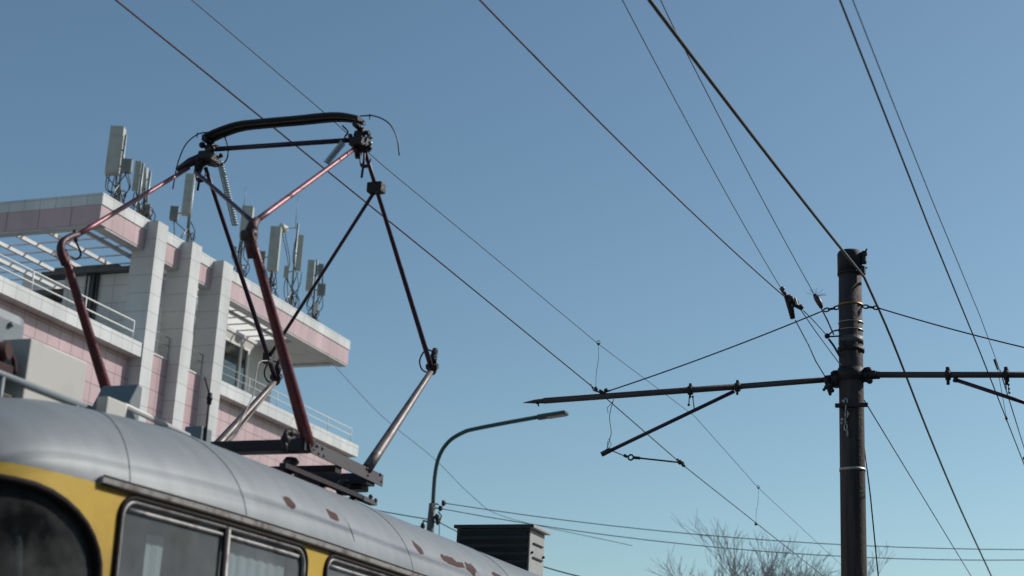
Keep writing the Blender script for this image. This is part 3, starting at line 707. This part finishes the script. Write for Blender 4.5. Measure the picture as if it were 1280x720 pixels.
# near upper tubes
jn = KNR + V((-.02, .06, .10))
limb('upper_arm', jn, HR + V((0, -.03, -.02)), .021, .0175, mt['redlit']); limb('upper_brace', jn, HL + V((.0, -.03, -.08)), .017, .015, mt['purple'])
elb = pl(98, 293)
limb('upper_arm', elb, HL + V((-.06, -.05, -.05)), .019, .0175, mt['redlit'])
q = MB(); q.tube([elb, pl(88, 296), pl(78, 303), pl(76, 314), pl(82, 330)], [.022, .03, .036, .036, .032], 14, smooth=4)
q.tube([pl(93, 287), pl(95, 302)], .014, 8); q.build('knee_joint', mt['kneedark'], PG)
q = MB(); q.ball(KNR + V((0, 0, .0)), .043, (1.1, 1, 1), 18); q.tube([KNR + V((-.055, 0, -.01)), KNR + V((.04, 0, -.01))], .037, 16); q.tube([KNR, jn, jn + V((0, .04, .03))], [.045, .034, .026], 14)
q.tube([KNR + V((-.02, .02, -.02)), KNR + V((-.02, .09, -.14))], [.042, .033], 14); q.build('knee_joint', mt['kneedark'], PG)
# far upper tubes
limb('upper_arm', KFR, HR + V((.03, .06, -.03)), .022, .016, mt['purple']); limb('upper_arm', KFL, HL + V((.04, .04, -.02)), .022, .016, mt['purple'])
bx = (KFR).lerp(HR + V((.03, .06, -.03)), .845)
q = MB(); q.obox(bx, (1, 0, 0), (0, 1, 0), (0, 0, 1), .13, .09, .085, .012); q.build('cross_joint', mt['grease'], PG)
low = KFL.lerp(HL, .11)
limb('upper_brace', bx + V((-.02, 0, -.04)), low, .0145, .0145, mt['purple'])
q = MB(); q.obox(low, (1, 0, 0), (0, 1, 0), (0, 0, 1), .07, .08, .10, .01); q.build('cross_joint', mt['grease'], PG)
for K in (KFR, KFL):
    q = MB(); q.ball(K + V((0, 0, .01)), .042, (1, 1, 1.35)); q.tube([K + V((-.05, 0, .03)), K + V((.05, 0, .03))], .026, 12)
    q.tube([K + V((.0, -.01, .05)), K + V((-.0, .04, .19))], [.038, .024], 10); q.build('knee_joint', mt['grease'], PG)
    q = MB(); q.tube([K + V((0, .02, .16)), K + V((-.06, -.02, .17)), K + V((-.10, -.04, .08)), K + V((-.08, -.02, 0)), K + V((-.01, 0, -.03))], .007, 6, smooth=6); q.build('jumper_cable', mt['cable'], PG)
# jumper at the left near elbow
q = MB(); q.tube([pl(91, 296), pl(96, 304), pl(101, 318), pl(95, 324), pl(88, 320), pl(82, 322)], .008, 6, smooth=6); q.build('jumper_cable', mt['cable'], PG)
# head
YH = 10.5
def hd(px, py, dy=0): return atY(px, py, YH + dy)
q = MB()
ctr = [hd(258, 176), hd(275, 168), hd(300, 160), hd(330, 156.5), hd(375, 152.5), hd(410, 149), hd(432, 149), hd(452, 153)]
cs = catmull(ctr, 5); vs = []; n = len(cs)
prof2 = [(-.075, .0), (-.075, -.016), (-.055, -.026), (-.025, -.022), (-.025, -.012), (.025, -.012), (.025, -.022), (.055, -.026), (.075, -.016), (.075, 0), (.06, .012), (-.06, .012)]
for c in cs:
    for dy, dz in prof2: vs.append(c + V((0, dy, dz + .02)))
L = len(prof2); fs = [(i * L + k, i * L + (k + 1) % L, (i + 1) * L + (k + 1) % L, (i + 1) * L + k) for i in range(n - 1) for k in range(L)] + [tuple(range(L))[::-1], tuple((n - 1) * L + k for k in range(L))]
q.faces(vs, fs); q.build('contact_bow', mt['bowblack'], PG)
q = MB(); 
for o in (-.07, .07): q.tube([hd(450, 145, o), hd(468, 145, o), hd(486, 154, o * .8), hd(496, 172, o * .4), hd(499, 194)], .0055, 6, smooth=6)
q.tube([hd(462, 143, -.1), hd(462, 149, .1)], .005, 6); q.build('bow_horn', mt['cable'], PG)
q = MB()
for o in (-.07, .07): q.tube([hd(262, 165, o), hd(247, 168, o), hd(232, 181, o * .8), hd(222, 205, o * .5), hd(216, 236)], .0055, 6, smooth=6)
q.tube([hd(247, 166, -.1), hd(246, 172, .1)], .005, 6); q.build('bow_horn', mt['cable'], PG)
q = MB(); q.tube([hd(262, 187), hd(440, 175)], .020, 12); q.build('head_crossbar', mt['purple'], PG)
for sg, X0, px, py in ((1, HR, 452, 158), (-1, HL, 262, 176)):
    q = MB(); rnd = random.Random(sg + 5)
    c = hd(px + (0 if sg > 0 else 2), py)
    q.tube([c + V((0, 0, -.02)), c + V((0, 0, -.13))], .034, 12); q.obox(c + V((0, 0, -.15)), (1, 0, 0), (0, 1, 0), (0, 0, 1), .11, .18, .07, .01)
    q.tube([c + V((-.05, 0, -.05)), c + V((.07, 0, -.06))], .018, 10); q.tube([c + V((-.02, -.08, -.01)), c + V((-.02, .08, -.01))], .022, 10)
    for k in range(9): q.ball(c + V((rnd.uniform(-.08, .08), rnd.uniform(-.08, .08), rnd.uniform(-.22, -.02))), rnd.uniform(.014, .03))
    q.tube([c + V((0, 0, -.14)), X0 + V((0, 0, .0)), X0 + V((0, .0, -.10))], [.05, .045, .02], 12)
    q.build('head_joint', mt['grease'], PG)
# red end fitting of the left head
q = MB(); q.tube([HL + V((-.16, -.06, -.06)), HL + V((-.06, -.03, .01)), HL + V((.04, 0, .06))], [.022, .038, .04], 12); q.build('arm_socket', mt['purple'], PG)
q = MB(); q.ball(hd(463, 172), .018); q.ball(hd(463, 179), .016); q.tube([hd(459, 171), hd(466, 172)], .009, 8); q.build('clevis', mt['band'], PG)
def coil(a, b, r, turns, wr=.006):
    a = V(a); b = V(b); d = (b - a); L_ = d.length; t = d.normalized(); u = t.orthogonal().normalized(); v = t.cross(u); n = turns * 10
    q = MB(); q.tube([a + d * (i / n) + (u * math.cos(i * .628) + v * math.sin(i * .628)) * r for i in range(n + 1)], wr, 5); return q
coil(hd(275, 202, .15), hd(294, 282, .15), .022, 26).build('spring', mt['spring'], PG)
coil(hd(429, 178, -.1), hd(408, 204, -.1), .022, 12).build('spring', mt['spring'], PG)
for pts in ([(456, 182), (455, 200), (452, 222)], [(249, 200), (250, 218), (247, 238)]):
    q = MB(); q.tube([hd(*p) for p in pts], .010, 8); q.tube([hd(pts[1][0] - 4, pts[1][1] + 6), hd(pts[1][0] + 4, pts[1][1] + 8)], .014, 8)
    q.tube([hd(pts[0][0] - 6, pts[0][1]), hd(pts[1][0] - 4, pts[1][1] + 7), hd(pts[1][0] + 4, pts[1][1] + 8), hd(pts[0][0] + 8, pts[0][1] + 16)], .006, 6, smooth=4)
    q.build('stop_rod', mt['purple'], PG)
q = MB(); q.tube([hd(280, 168), hd(285, 185), hd(283, 200), hd(272, 208), hd(262, 207)], .006, 6, smooth=6); q.build('jumper_cable', mt['cable'], PG)
q = MB(); q.tube([hd(428, 157), hd(435, 165), hd(431, 172), hd(440, 176)], .007, 6, smooth=5); q.build('jumper_cable', mt['cable'], PG)
q = MB(); q.tube([pr(372, 543), pr(358, 540), pr(356, 556)], .018, 8, smooth=3); q.ball(pr(363, 541), .03); q.ball(pr(357, 549), .035); q.tube([pr(356, 551), pr(356, 565)], .02, 10); q.build('release_latch', mt['grease'], PG)
q = MB(); q.tube([BNR + V((-.12, 0, 0)), BNR + V((.035, 0, 0))], .05, 18); q.tube([BNL + V((-.05, 0, 0)), BNL + V((.12, 0, 0))], .07, 18); q.tube([BNL, BNR], .03, 12); q.build('pivot_shaft', mt['grease'], PG)
q = MB(); q.tube([low + V((.0, 0, -.02)), atY(323, 455, 11.2), atY(317, 490, 10.9), atY(310, 508, 10.7), V((-6.3, 10.3, 2.1))], .005, 6, smooth=6); q.build('lowering_rope', mt['alu'], PG)

# ------------------------------------------------------------------ centre pole with cross arms
YP = 19.8
def pp_(px, py, dy=0): return atY(px, py, YP + dy)
P = thing('catenary_pole', (-3.155, YP, -H), 'dark weathered tramway pole with a cross arm reaching out on either side', 'pole')
q = MB(); q.tube([(-3.155 + .02, YP, -H), (-3.158, YP, 2.8), (-3.165, YP, 5.0), (-3.165, YP, 6.45)], [.19, .153, .15, .142], 40); q.build('shaft', mt['pole'], P)
q = MB(); q.tube([(-3.165, YP, 6.45), (-3.165, YP, 6.70), (-3.165, YP, 6.73)], [.155, .157, .14], 40); q.tube([(-3.165, YP, 6.42), (-3.165, YP, 6.45)], .158, 40); q.build('cap', mt['fixture'], P)
q = MB()
a = pp_(1080, 322, -.02); q.obox(a, (1, 0, 0), (0, 1, 0), (0, 0, 1), .05, .08, .16, .008); q.obox(pp_(1079, 338, -.1), (1, 0, 0), (0, 1, 0), (0, 0, 1), .05, .1, .1, .008)
for pts in ([(1078, 318), (1081, 315), (1084, 311)], [(1078, 320), (1083, 319), (1083, 314)], [(1078, 326), (1083, 328), (1080, 330)], [(1079, 334), (1084, 335)]): q.tube([pp_(*p, -.05) for p in pts], .011, 8)
q.build('top_bracket', mt['fixture'], P)
def ring(z, r, h, m, name='band'):
    q = MB(); q.tube([(-3.163, YP, z - h / 2), (-3.163, YP, z + h / 2)], r, 40); return q.build(name, m, P)
ring(6.02, .155, .03, mt['brass']); ring(5.79, .155, .012, mt['band']); ring(5.69, .155, .012, mt['band']); ring(5.44, .165, .055, mt['fixture']); ring(5.12, .166, .16, mt['fixture'], 'clamp'); ring(3.93, .158, .035, mt['band'])
ring(5.56, .153, .09, mt['framegrey'])
q = MB(); q.bar(pp_(1044, 507, -.17), pp_(1085, 506, -.17), .05, .05, bev=.006); q.build('step_bar', mt['fixture'], P)
# chain of links hanging on the shaft
q = MB(); rnd = random.Random(3)
for i in range(6):
    c = pp_(1058 + rnd.uniform(-1.5, 1.5), 502 + i * 8, -.18); a = rnd.uniform(-.5, .5) + (i % 2) * 1.5; r_ = .038
    q.tube([c + V((math.cos(t) * r_ * .5 * math.cos(a), math.cos(t) * r_ * .5 * math.sin(a), math.sin(t) * r_ * 1.2)) for t in [k * math.pi / 5 for k in range(10)]], .009, 6, closed=True)
for k in range(5): q.ball(pp_(1056 + rnd.uniform(-4, 6), 500 + rnd.uniform(0, 38), -.17), rnd.uniform(.012, .026))
q.build('hanging_chain', mt['band'], P)
def links(a, b, n, m, name='chain_links'):
    q = MB(); a = V(a); b = V(b); d = (b - a) / n; t = d.normalized()
    for i in range(n):
        c = a + d * (i + .5); u = V((0, 1, 0)) if i % 2 else t.cross(V((0, 1, 0)))
        q.tube([c + t * math.cos(k * math.pi / 5) * d.length * .62 + u * math.sin(k * math.pi / 5) * .022 for k in range(10)], .010, 6, closed=True)
    return q.build(name, m, P)
links(pp_(1049, 384), pp_(1030, 388), 3, mt['fixture']); links(pp_(1079, 383), pp_(1098, 385), 3, mt['fixture'])
# left cross arm
q = MB(); q.tube([pp_(1040, 474), pp_(925, 483)], .036, 16); q.tube([pp_(927, 482.8), pp_(680, 501)], .040, 16); q.tube([pp_(681, 501), pp_(668, 502), pp_(654, 503.5)], [.036, .026, .004], 12)
CA = q.build('cross_arm', mt['armpipe'], P)
q = MB()
for px, py in ((922, 484), (863, 488)):
    c = pp_(px, py); q.tube([c + V((-.03, 0, 0)), c + V((.03, 0, 0))], .058, 14); q.tube([c + V((0, 0, .04)), c + V((0, 0, .09))], .022, 8); q.tube([c, c + V((0, -.02, -.10))], .016, 8)
q.ball(pp_(672, 503), .028); q.tube([pp_(673, 500), pp_(673, 508)], .01, 6)
q.build('arm_clamp', mt['fixture'], CA)
q = MB(); c = pp_(1042, 474); q.obox(c, (1, 0, 0), (0, 1, 0), (0, 0, 1), .12, .12, .09, .012); q.tube([pp_(1046, 464), pp_(1046, 484)], .055, 14)
for px, py, r_ in ((1034, 474, .05), (1038, 482, .045), (1033, 484, .03), (1040, 488, .03), (1041, 467, .03), (1030, 487, .02)): q.ball(pp_(px, py, -.05), r_)
q.tube([pp_(1034, 476, -.05), pp_(1038, 494, -.05)], [.04, .018], 10); q.build('arm_insulator', mt['fixture'], CA)
# right cross arm
q = MB(); XE = -.35; a = pp_(1092, 468.5); b = pp_(1280, 468.5); b = a + (b - a) * 1.3; q.tube([a, b], .038, 16); CB = q.build('cross_arm', mt['armpipe'], P)
q = MB()
for px in (1185, 1258):
    c = pp_(px, 469); q.tube([c + V((-.03, 0, 0)), c + V((.03, 0, 0))], .062, 14); q.tube([c + V((0, 0, .04)), c + V((0, 0, .10))], .026, 8); q.tube([c, c + V((0, -.02, -.12))], .02, 8)
q.build('arm_clamp', mt['fixture'], CB)
q = MB(); q.tube([pp_(1085, 460), pp_(1085, 477)], .05, 14); q.obox(pp_(1090, 468), (1, 0, 0), (0, 1, 0), (0, 0, 1), .10, .1, .08, .01)
for px, py, r_ in ((1086, 462, .035), (1087, 476, .04), (1082, 469, .05)): q.ball(pp_(px, py, -.03), r_)
q.tube([pp_(1080, 464), pp_(1100, 466)], .018, 8); q.tube([pp_(1080, 473), pp_(1100, 472)], .018, 8); q.build('arm_insulator', mt['fixture'], CB)
# left steady strut with hangers
q = MB(); q.tube([pp_(755, 567), pp_(918, 489)], .024, 12); q.tube([pp_(752, 568), pp_(764, 562)], .034, 10); SS = q.build('steady_strut', mt['purple'], P)
q = MB()
for (a1, b1) in (((862, 492), (861, 506)), ((866, 496), (868, 513))):
    q.tube([pp_(*a1), pp_(*b1)], .008, 6); q.ball(pp_(*a1), .016); q.ball(pp_(*b1), .018)
q.tube([pp_(767, 499), pp_(762, 520), pp_(764, 540), pp_(761, 553), pp_(758, 562)], .005, 6, smooth=5); q.tube([pp_(766, 502), pp_(759, 510), pp_(760, 516)], .004, 6)
q.tube([pp_(761, 548), pp_(764, 556), pp_(760, 560), pp_(759, 554)], .004, 6, closed=True)
q.build('hanger_wires', mt['fixture'], SS)
q = MB(); q.tube([pp_(764, 563), pp_(782, 570.5)], .007, 6); q.tube([pp_(780, 569), pp_(784, 571)], .02, 8)
q.tube([pp_(788.5, 571.7) + V((math.cos(t) * .034, 0, math.sin(t) * .034)) for t in [k * math.pi / 6 for k in range(12)]], .012, 6, closed=True)
q.tube([pp_(792, 572), pp_(800, 572.6)], .02, 8); q.tube([pp_(798, 572.5), pp_(849, 578)], .011, 8); q.ball(pp_(850, 578), .03); q.tube([pp_(850, 575), pp_(854, 583)], .014, 6)
q.build('steady_arm', mt['fixture'], SS)
# right steady strut
q = MB(); a = pp_(1192, 474); b = pp_(1280, 503); e = a + (b - a) * 1.25; q.tube([a, e], .024, 12); q.tube([a, a + (b - a) * .05], .034, 10); SR2 = q.build('steady_strut', mt['purple'], P)
q = MB(); q.tube([pp_(1260, 474), pp_(1261, 492)], .006, 6)
for k in range(4): q.ball(pp_(1260.5 + k * .4, 476 + k * 5), .014)
q.tube([pp_(1257, 474), pp_(1258, 487)], .006, 6); q.build('hanger_wires', mt['fixture'], SR2)
# hardware where the stay meets the contact wire on the left arm
q = MB(); c = pp_(753, 491); q.obox(c, (.8, 0, -.5), (0, 1, 0), (.5, 0, .8), .10, .06, .05, .008); q.ball(c + V((.05, 0, .03)), .03); q.ball(c + V((-.02, 0, -.04)), .025); q.tube([c + V((0, 0, -.03)), pp_(751, 499)], .02, 8)
q.tube([c, pp_(763, 488)], .012, 6); q.tube([pp_(738, 480), pp_(742, 488), pp_(748, 490)], .009, 6); q.build('wire_clamp', mt['fixture'], CA)

# ------------------------------------------------------------------ wires
def wire(name, pts, r, m, label, group=None, smooth=0, seg=6):
    o = MB().tube(pts, r, seg, smooth=smooth).build(name, m); return tag(o, label, 'wire', group)
# stays held by the pole
wire('stay_wire', sag(pp_(1030, 388), pp_(763, 488), .03), .0085, mt['wire2'], 'sloping stay wire from the chain on the pole down to the left cross arm')
a = pp_(1098, 385); b = pp_(1280, 432); e = a + (b - a) * 1.35
wire('stay_wire', sag(a, e, .03), .0085, mt['purple'], 'violet stay wire running from the pole down to the right above the cross arm')
# left track contact wire and messenger
cw = [(-6.33, -14, 5.0), (-6.34, 4, 5.0), atX(145, 0, -6.33), atY(330, 149.5, 10.5), atY(560, 336, 14.5), atY(751, 492, YP), atY(852, 580, 23.4), atY(1020, 713, 34), (-6.55, 60, 4.7), (-6.6, 95, 4.75)]
CWO = wire('contact_wire', cw, .0075, mt['wire'], 'contact wire that rests on the top of the tram pantograph')
q = MB(); q.tube([atY(846, 574, 23.4), atY(856, 583, 23.4)], .02, 8); q.ball(atY(853, 579, 23.4), .03); q.build('wire_clip', mt['fixture'], CWO)
ms = [(-6.4, -14, 5.6), atX(240, 0, -6.4), atX(400, 136, -6.4), atX(480, 208, -6.4), atX(600, 307, -6.4), atX(748, 430, -6.4), atX(868, 520, -6.4), atX(948, 610, -6.4), atX(1045, 700, -6.4), (-6.4, 60, 5.0), (-6.4, 95, 5.3)]
MSO = wire('messenger_wire', ms, .0045, mt['wire2'], 'thin messenger wire above the contact wire, crossing behind the pantograph head')
for (ma, cb) in (((748, 430), (745, 486)), ((948, 610), (945, 655))):
    A_ = atX(*ma, -6.4); C_ = atX(*cb, -6.36); q = MB()
    q.tube([A_, (A_ * 2 + C_) / 3 + V((.012, 0, 0)), (A_ + C_ * 2) / 3 + V((-.008, 0, 0)), C_], .004, 6, smooth=4); q.ball(A_, .018); q.ball(C_, .028)
    q.tube([A_ + V((.025 * math.cos(t), 0, .02 + .025 * math.sin(t))) for t in [k * math.pi / 4 for k in range(8)]], .005, 5, closed=True)
    q.build('dropper', mt['wire2'], MSO)
# right track wires
XR3 = -1.55
rc = [(-1.6, -14, 5.0), atX(1050, 0, -1.6), atX(1105, 140, -1.58), atX(1160, 281, -1.56), atX(1225, 440, -1.53), atX(1280, 580, -1.50), (-1.42, 50, 4.9), (-1.42, 90, 4.9)]
RCO = wire('contact_wire', rc, .0085, mt['wire2'], 'thicker of the two long wires near the right edge of the photo')
q = MB()
for px, py in ((1258, 523), (1280, 573)): 
    c = atX(px, py, -1.51); q.ball(c, .02, (1, 1.6, 1)); q.tube([c + V((0, 0, -.03)), c + V((0, 0, .03))], .009, 6)
q.build('wire_clip', mt['fixture'], RCO)
rm = [(-1.5, -14, 5.2), atX(1066, 0, -1.52), atX(1115, 125, -1.5), atX(1165, 250, -1.48), atX(1225, 395, -1.45), atX(1247, 455, -1.44), atX(1280, 560, -1.42), (-1.4, 50, 5.3), (-1.4, 90, 5.5)]
RMO = wire('messenger_wire', rm, .0045, mt['wire2'], 'thinner of the two long wires near the right edge of the photo')
q = MB(); q.tube([atX(1243, 450, -1.44), atX(1247, 461, -1.44)], .014, 8); q.tube([atX(1247, 461, -1.44), atX(1258, 523, -1.51)], .004, 6); q.tube([atX(1250, 462, -1.44), atX(1262, 500, -1.44), atX(1281, 562, -1.44)], .004, 6)
q.build('dropper', mt['wire2'], RMO)
# feeder over the pole top
pt = atY(1080, 346, YP - .14)
def strung(a, b, s_, back=18):
    a = V(a); b = V(b); return [a - (b - a).normalized() * back + V((0, 0, .12 * back * .5))] + sag(a, b, s_, 16)
ftop = strung(atX(812, 0, -3.05), pt, .03)
fb = catmull([pt, atX(1115, 425, -3.03), atX(1160, 540, -3.06), atX(1200, 635, -3.09), atX(1240, 722, -3.12), atX(1262, 772, -3.14), (-3.15, 80, 6.6)], 5)
FE = wire('feeder_cable', ftop + fb[1:], .0165, mt['cable'], 'thick black feeder cable running over the top of the pole', seg=10)
# span wires ending in insulators by the pole
def cluster(c, n, spread, seed, m):
    q = MB(); rnd = random.Random(seed)
    for i in range(n): q.ball(c + V((rnd.uniform(-spread, spread), rnd.uniform(-.05, .05), rnd.uniform(-spread, spread) * 1.5)), rnd.uniform(.015, .04), (1, 1, rnd.uniform(.8, 1.6)), 10)
    return q
YI = 18.6
def pi_(px, py): return atY(px, py, YI)
w1 = strung(atY(600, 0, 9.5), pi_(982, 372), .06)
W1 = wire('span_wire', w1, .0075, mt['wire'], 'longest diagonal wire ending at the pale insulator left of the pole')
q = cluster(pi_(990, 382), 9, .05, 4, None); q.tube([pi_(985, 370), pi_(991, 398)], [.05, .03], 12); q.tube([pi_(985, 378), pi_(1003, 386)], .022, 8); q.ball(pi_(1001, 384), .035); q.build('insulator', mt['grease'], W1)
q = MB(); q.obox(pi_(988, 375), (.6, 0, -.8), (0, 1, 0), (.8, 0, .6), .10, .03, .05, .006); q.obox(pi_(995, 377), (.3, 0, -.9), (0, 1, 0), (.9, 0, .3), .10, .03, .03, .006); q.build('clamp_plate', mt['band'], W1)
w2 = strung(atY(778, 0, 11), pi_(976, 360), .05)
W2 = wire('span_wire', w2, .0045, mt['wire2'], 'thin blue-grey wire ending at the same insulator, second from the pole top')
q = MB(); q.tube([pi_(976, 360), pi_(984, 374)], .02, 8); q.ball(pi_(978, 361), .03); q.ball(pi_(981, 367), .026); q.build('insulator', mt['porcelain'], W2)
w3 = strung(atY(838, 26, 11.6), pi_(1018, 368), .04)
W3 = wire('span_wire', w3, .0048, mt['wire2'], 'thin wire ending at the bristly insulator nearest the pole')
q = MB(); q.tube([pi_(1018, 368), pi_(1021, 373), pi_(1024, 378), pi_(1027, 385)], [.02, .036, .036, .02], 10)
rnd = random.Random(9)
for i in range(9): a = rnd.uniform(0, 3.1); q.tube([pi_(1020, 370), pi_(1020, 370) + V((math.cos(a) * .12, rnd.uniform(-.05, .05), math.sin(a) * .10))], .002, 4)
q.build('insulator', mt['porcelain'], W3)
wire('tie_wire', [pi_(1027, 386), pi_(1032, 396), pi_(1035, 402), pp_(1042, 418, -.16)], .009, mt['fixture'], 'short twisted wire from the bristly insulator to the pole')
wire('tie_wire', [pi_(994, 400), pi_(1010, 430), pi_(1020, 452), pp_(1031, 470, -.05)], .007, mt['wire2'], 'wire dropping steeply from the pale insulator to the left cross arm root')
wire('tie_wire', [pi_(1004, 388), pi_(1020, 404), pp_(1034, 420, -.1)], .006, mt['wire2'], 'short wire from the pale insulator to the hook on the pole')
wire('tie_wire', [pi_(996, 380), pi_(1020, 415), pi_(1040, 442), pp_(1052, 458, -.17)], .006, mt['wire2'], 'wire crossing from the pale insulator down to the middle of the pole clamp')
q = MB(); q.ball(pp_(1034, 420, -.1), .035); q.tube([pp_(1034, 420, -.1), pp_(1041, 414, -.12), pp_(1050, 412, -.15)], .01, 6); q.tube([pp_(1034, 421, -.1), pp_(1050, 420, -.15)], .01, 6)
q.tube([pp_(1036, 424, -.1), pp_(1042, 432, -.12), pp_(1050, 446, -.16)], .014, 6); q.obox(pp_(1053, 430, -.17), (1, 0, .5), (0, 1, 0), (-.5, 0, 1), .03, .02, .12, .004); q.build('hook', mt['fixture'], P)
wire('guy_wire', [pp_(1080, 500, .1), atY(1215, 722, 33), (-2.9, 52, -H)], .0075, mt['wire2'], 'wire slanting down to the right from the middle of the pole')
wire('guy_wire', [pp_(1080, 555, .1), atY(1088, 620, 20.1), atY(1098, 722, 20.5), (-2.8, 21.3, -H)], .009, mt['cable'], 'nearly upright wire leaving the right side of the pole low down')

# ------------------------------------------------------------------ street lamp with overhead lines
YL = 40
def lp(px, py, dy=0): return atY(px, py, YL + dy)
L = thing('street_lamp', (-17.62, YL, -H), 'dark green street lamp with a long curved arm', 'street lamp')
MB().tube([(-17.63, YL, -H), (-17.60, YL, 6.4), (-17.58, YL, 7.25)], [.14, .105, .09], 16).build('post', mt['lamppost'], L)
q = MB(); q.tube([lp(541, 632), lp(544, 592), lp(550, 568), lp(562, 551), lp(578, 541), lp(592, 536.5), lp(630, 529), lp(674, 521)], .055, 12, smooth=6); q.build('arm', mt['lampgreen'], L)
a = lp(674, 521.5); b = lp(709, 516); d = (b - a)
q = MB(); q.bar(a + d * .06, a + d * 1.0, .30, .10, bev=.03); q.bar(a - d * .05, a + d * .2, .14, .14, bev=.02); LH = q.build('lamp_head', mt['lampgreen'], L)
q = MB(); q.bar(a + d * .32 + V((0, 0, -.054)), a + d * .95 + V((0, 0, -.054)), .22, .02); q.build('lens', mt['lens'], LH)
q = MB()
for py in (629, 634, 645, 652): q.tube([lp(540, py), lp(548, py + 1.5)], .02, 6)
for c, r_ in (((555, 629), .09), ((551, 635.5), .085), ((547, 647), .11), ((529, 658), .10), ((548, 652), .1)): q.tube([lp(c[0] - 1.5, c[1]), lp(c[0] + 1.5, c[1])], [r_, r_ * .6], 10)
q.tube([lp(540, 653), lp(529, 651), lp(529, 662)], .03, 6); q.tube([lp(548, 640), lp(552, 645), lp(549, 652)], .02, 6); q.tube([lp(549, 654), lp(549, 672)], .012, 6)
q.build('insulator_brackets', mt['fixture'], L)
OG = 'overhead lines tied to the street lamp'
def far(px, py, y): return atY(px, py, y)
def sag_px(p0, p1, y0, y1, mid, n=14, ext=None):
    out = []
    for i in range(n + 1):
        t = i / n; px = p0[0] + (p1[0] - p0[0]) * t; py = p0[1] + (p1[1] - p0[1]) * t + mid * 4 * t * (1 - t); out.append(far(px, py, y0 + (y1 - y0) * t))
    if ext: d = (out[-1] - out[-2]).normalized(); out += [out[-1] + d * ext + V((0, 0, ext * .02))]
    return out
wire('overhead_line', sag_px((556, 629), (1280, 687), 40, 46, 14, ext=14), .011, mt['wire2'], 'upper of the two overhead lines running right from the street lamp')
wire('overhead_line', sag_px((552, 636), (1280, 700), 40, 46, 18, ext=14), .011, mt['wire2'], 'lower of the two overhead lines running right from the street lamp')
wire('overhead_line', sag_px((541, 650), (400, 624), 40, 40, 1, ext=10), .014, mt['wire2'], 'overhead line going left from the street lamp behind the tram roof, upper one')
wire('overhead_line', sag_px((529, 659), (400, 636), 40, 40, 1, ext=10), .010, mt['wire2'], 'faint overhead line going left from the low bracket of the street lamp')
wire('overhead_line', sag_px((549, 653), (740, 724), 40, 28, 8, ext=8), .014, mt['wire2'], 'overhead line dropping from the street lamp behind the louvred roof box')
wire('overhead_line', [(-30.4, 57.5, 16.4), far(417, 456, 56), far(475, 518, 54), far(540, 571, 52), far(590, 620, 50), far(634, 647, 48), far(790, 682, 46)], .009, mt['wire2'], 'faint line coming down from under the far corner of the building roof', smooth=5)

# ------------------------------------------------------------------ bare trees
def bare_tree(base, topz, spread, seed, label, nm='bare_tree'):
    rnd = random.Random(seed); base = V(base); Hh = topz - base.z
    t = thing(nm, base, label, 'tree', 'bare winter trees behind the pole')
    tr = MB(); cr = MB()
    def grow(p, d, r, ln, lev):
        n = 4; pts = [p]; dd = V(d)
        for i in range(n):
            dd = (dd + V((rnd.gauss(0, .10), rnd.gauss(0, .10), rnd.uniform(-.02, .10)))).normalized(); pts.append(pts[-1] + dd * ln / n)
        tgt = tr if lev == 0 else cr
        tgt.tube(pts, [r, r * .6], 6 if lev < 2 else 4, cap=False)
        if lev >= 5: return
        k = (9, 6, 5, 4, 3)[lev]
        for i in range(k):
            f = rnd.uniform(.35 if lev else .45, 1.0); j = min(n - 1, int(f * n)); q0 = pts[j].lerp(pts[j + 1], f * n - j)
            ax = V((rnd.gauss(0, 1), rnd.gauss(0, 1), rnd.gauss(0, .5))).normalized(); side = (dd.cross(ax)).normalized()
            a = rnd.uniform(.3, .7); nd = (dd * math.cos(a) + side * math.sin(a) + V((0, 0, .12))).normalized()
            grow(q0, nd, max(.009, r * (1 - .4 * f) * .6), ln * rnd.uniform(.5, .72), lev + 1)
    grow(base, V((0, 0, 1)), .17, Hh * .56, 0)
    tr.build('trunk', mt['bark'], t, recalc=False); cr.build('crown', mt['bark'], t, recalc=False)
    return t
c = atY(943, 652, 66)
bare_tree((c.x + 1.9, 66, -H), c.z - 1.5, 3, 11, 'bare leafless tree rising left of the pole at the bottom of the photo')
c = atY(1085, 680, 72)
bare_tree((c.x - 1.6, 72, -H), c.z - 1.7, 3, 5, 'lower bare tree standing directly behind the pole')
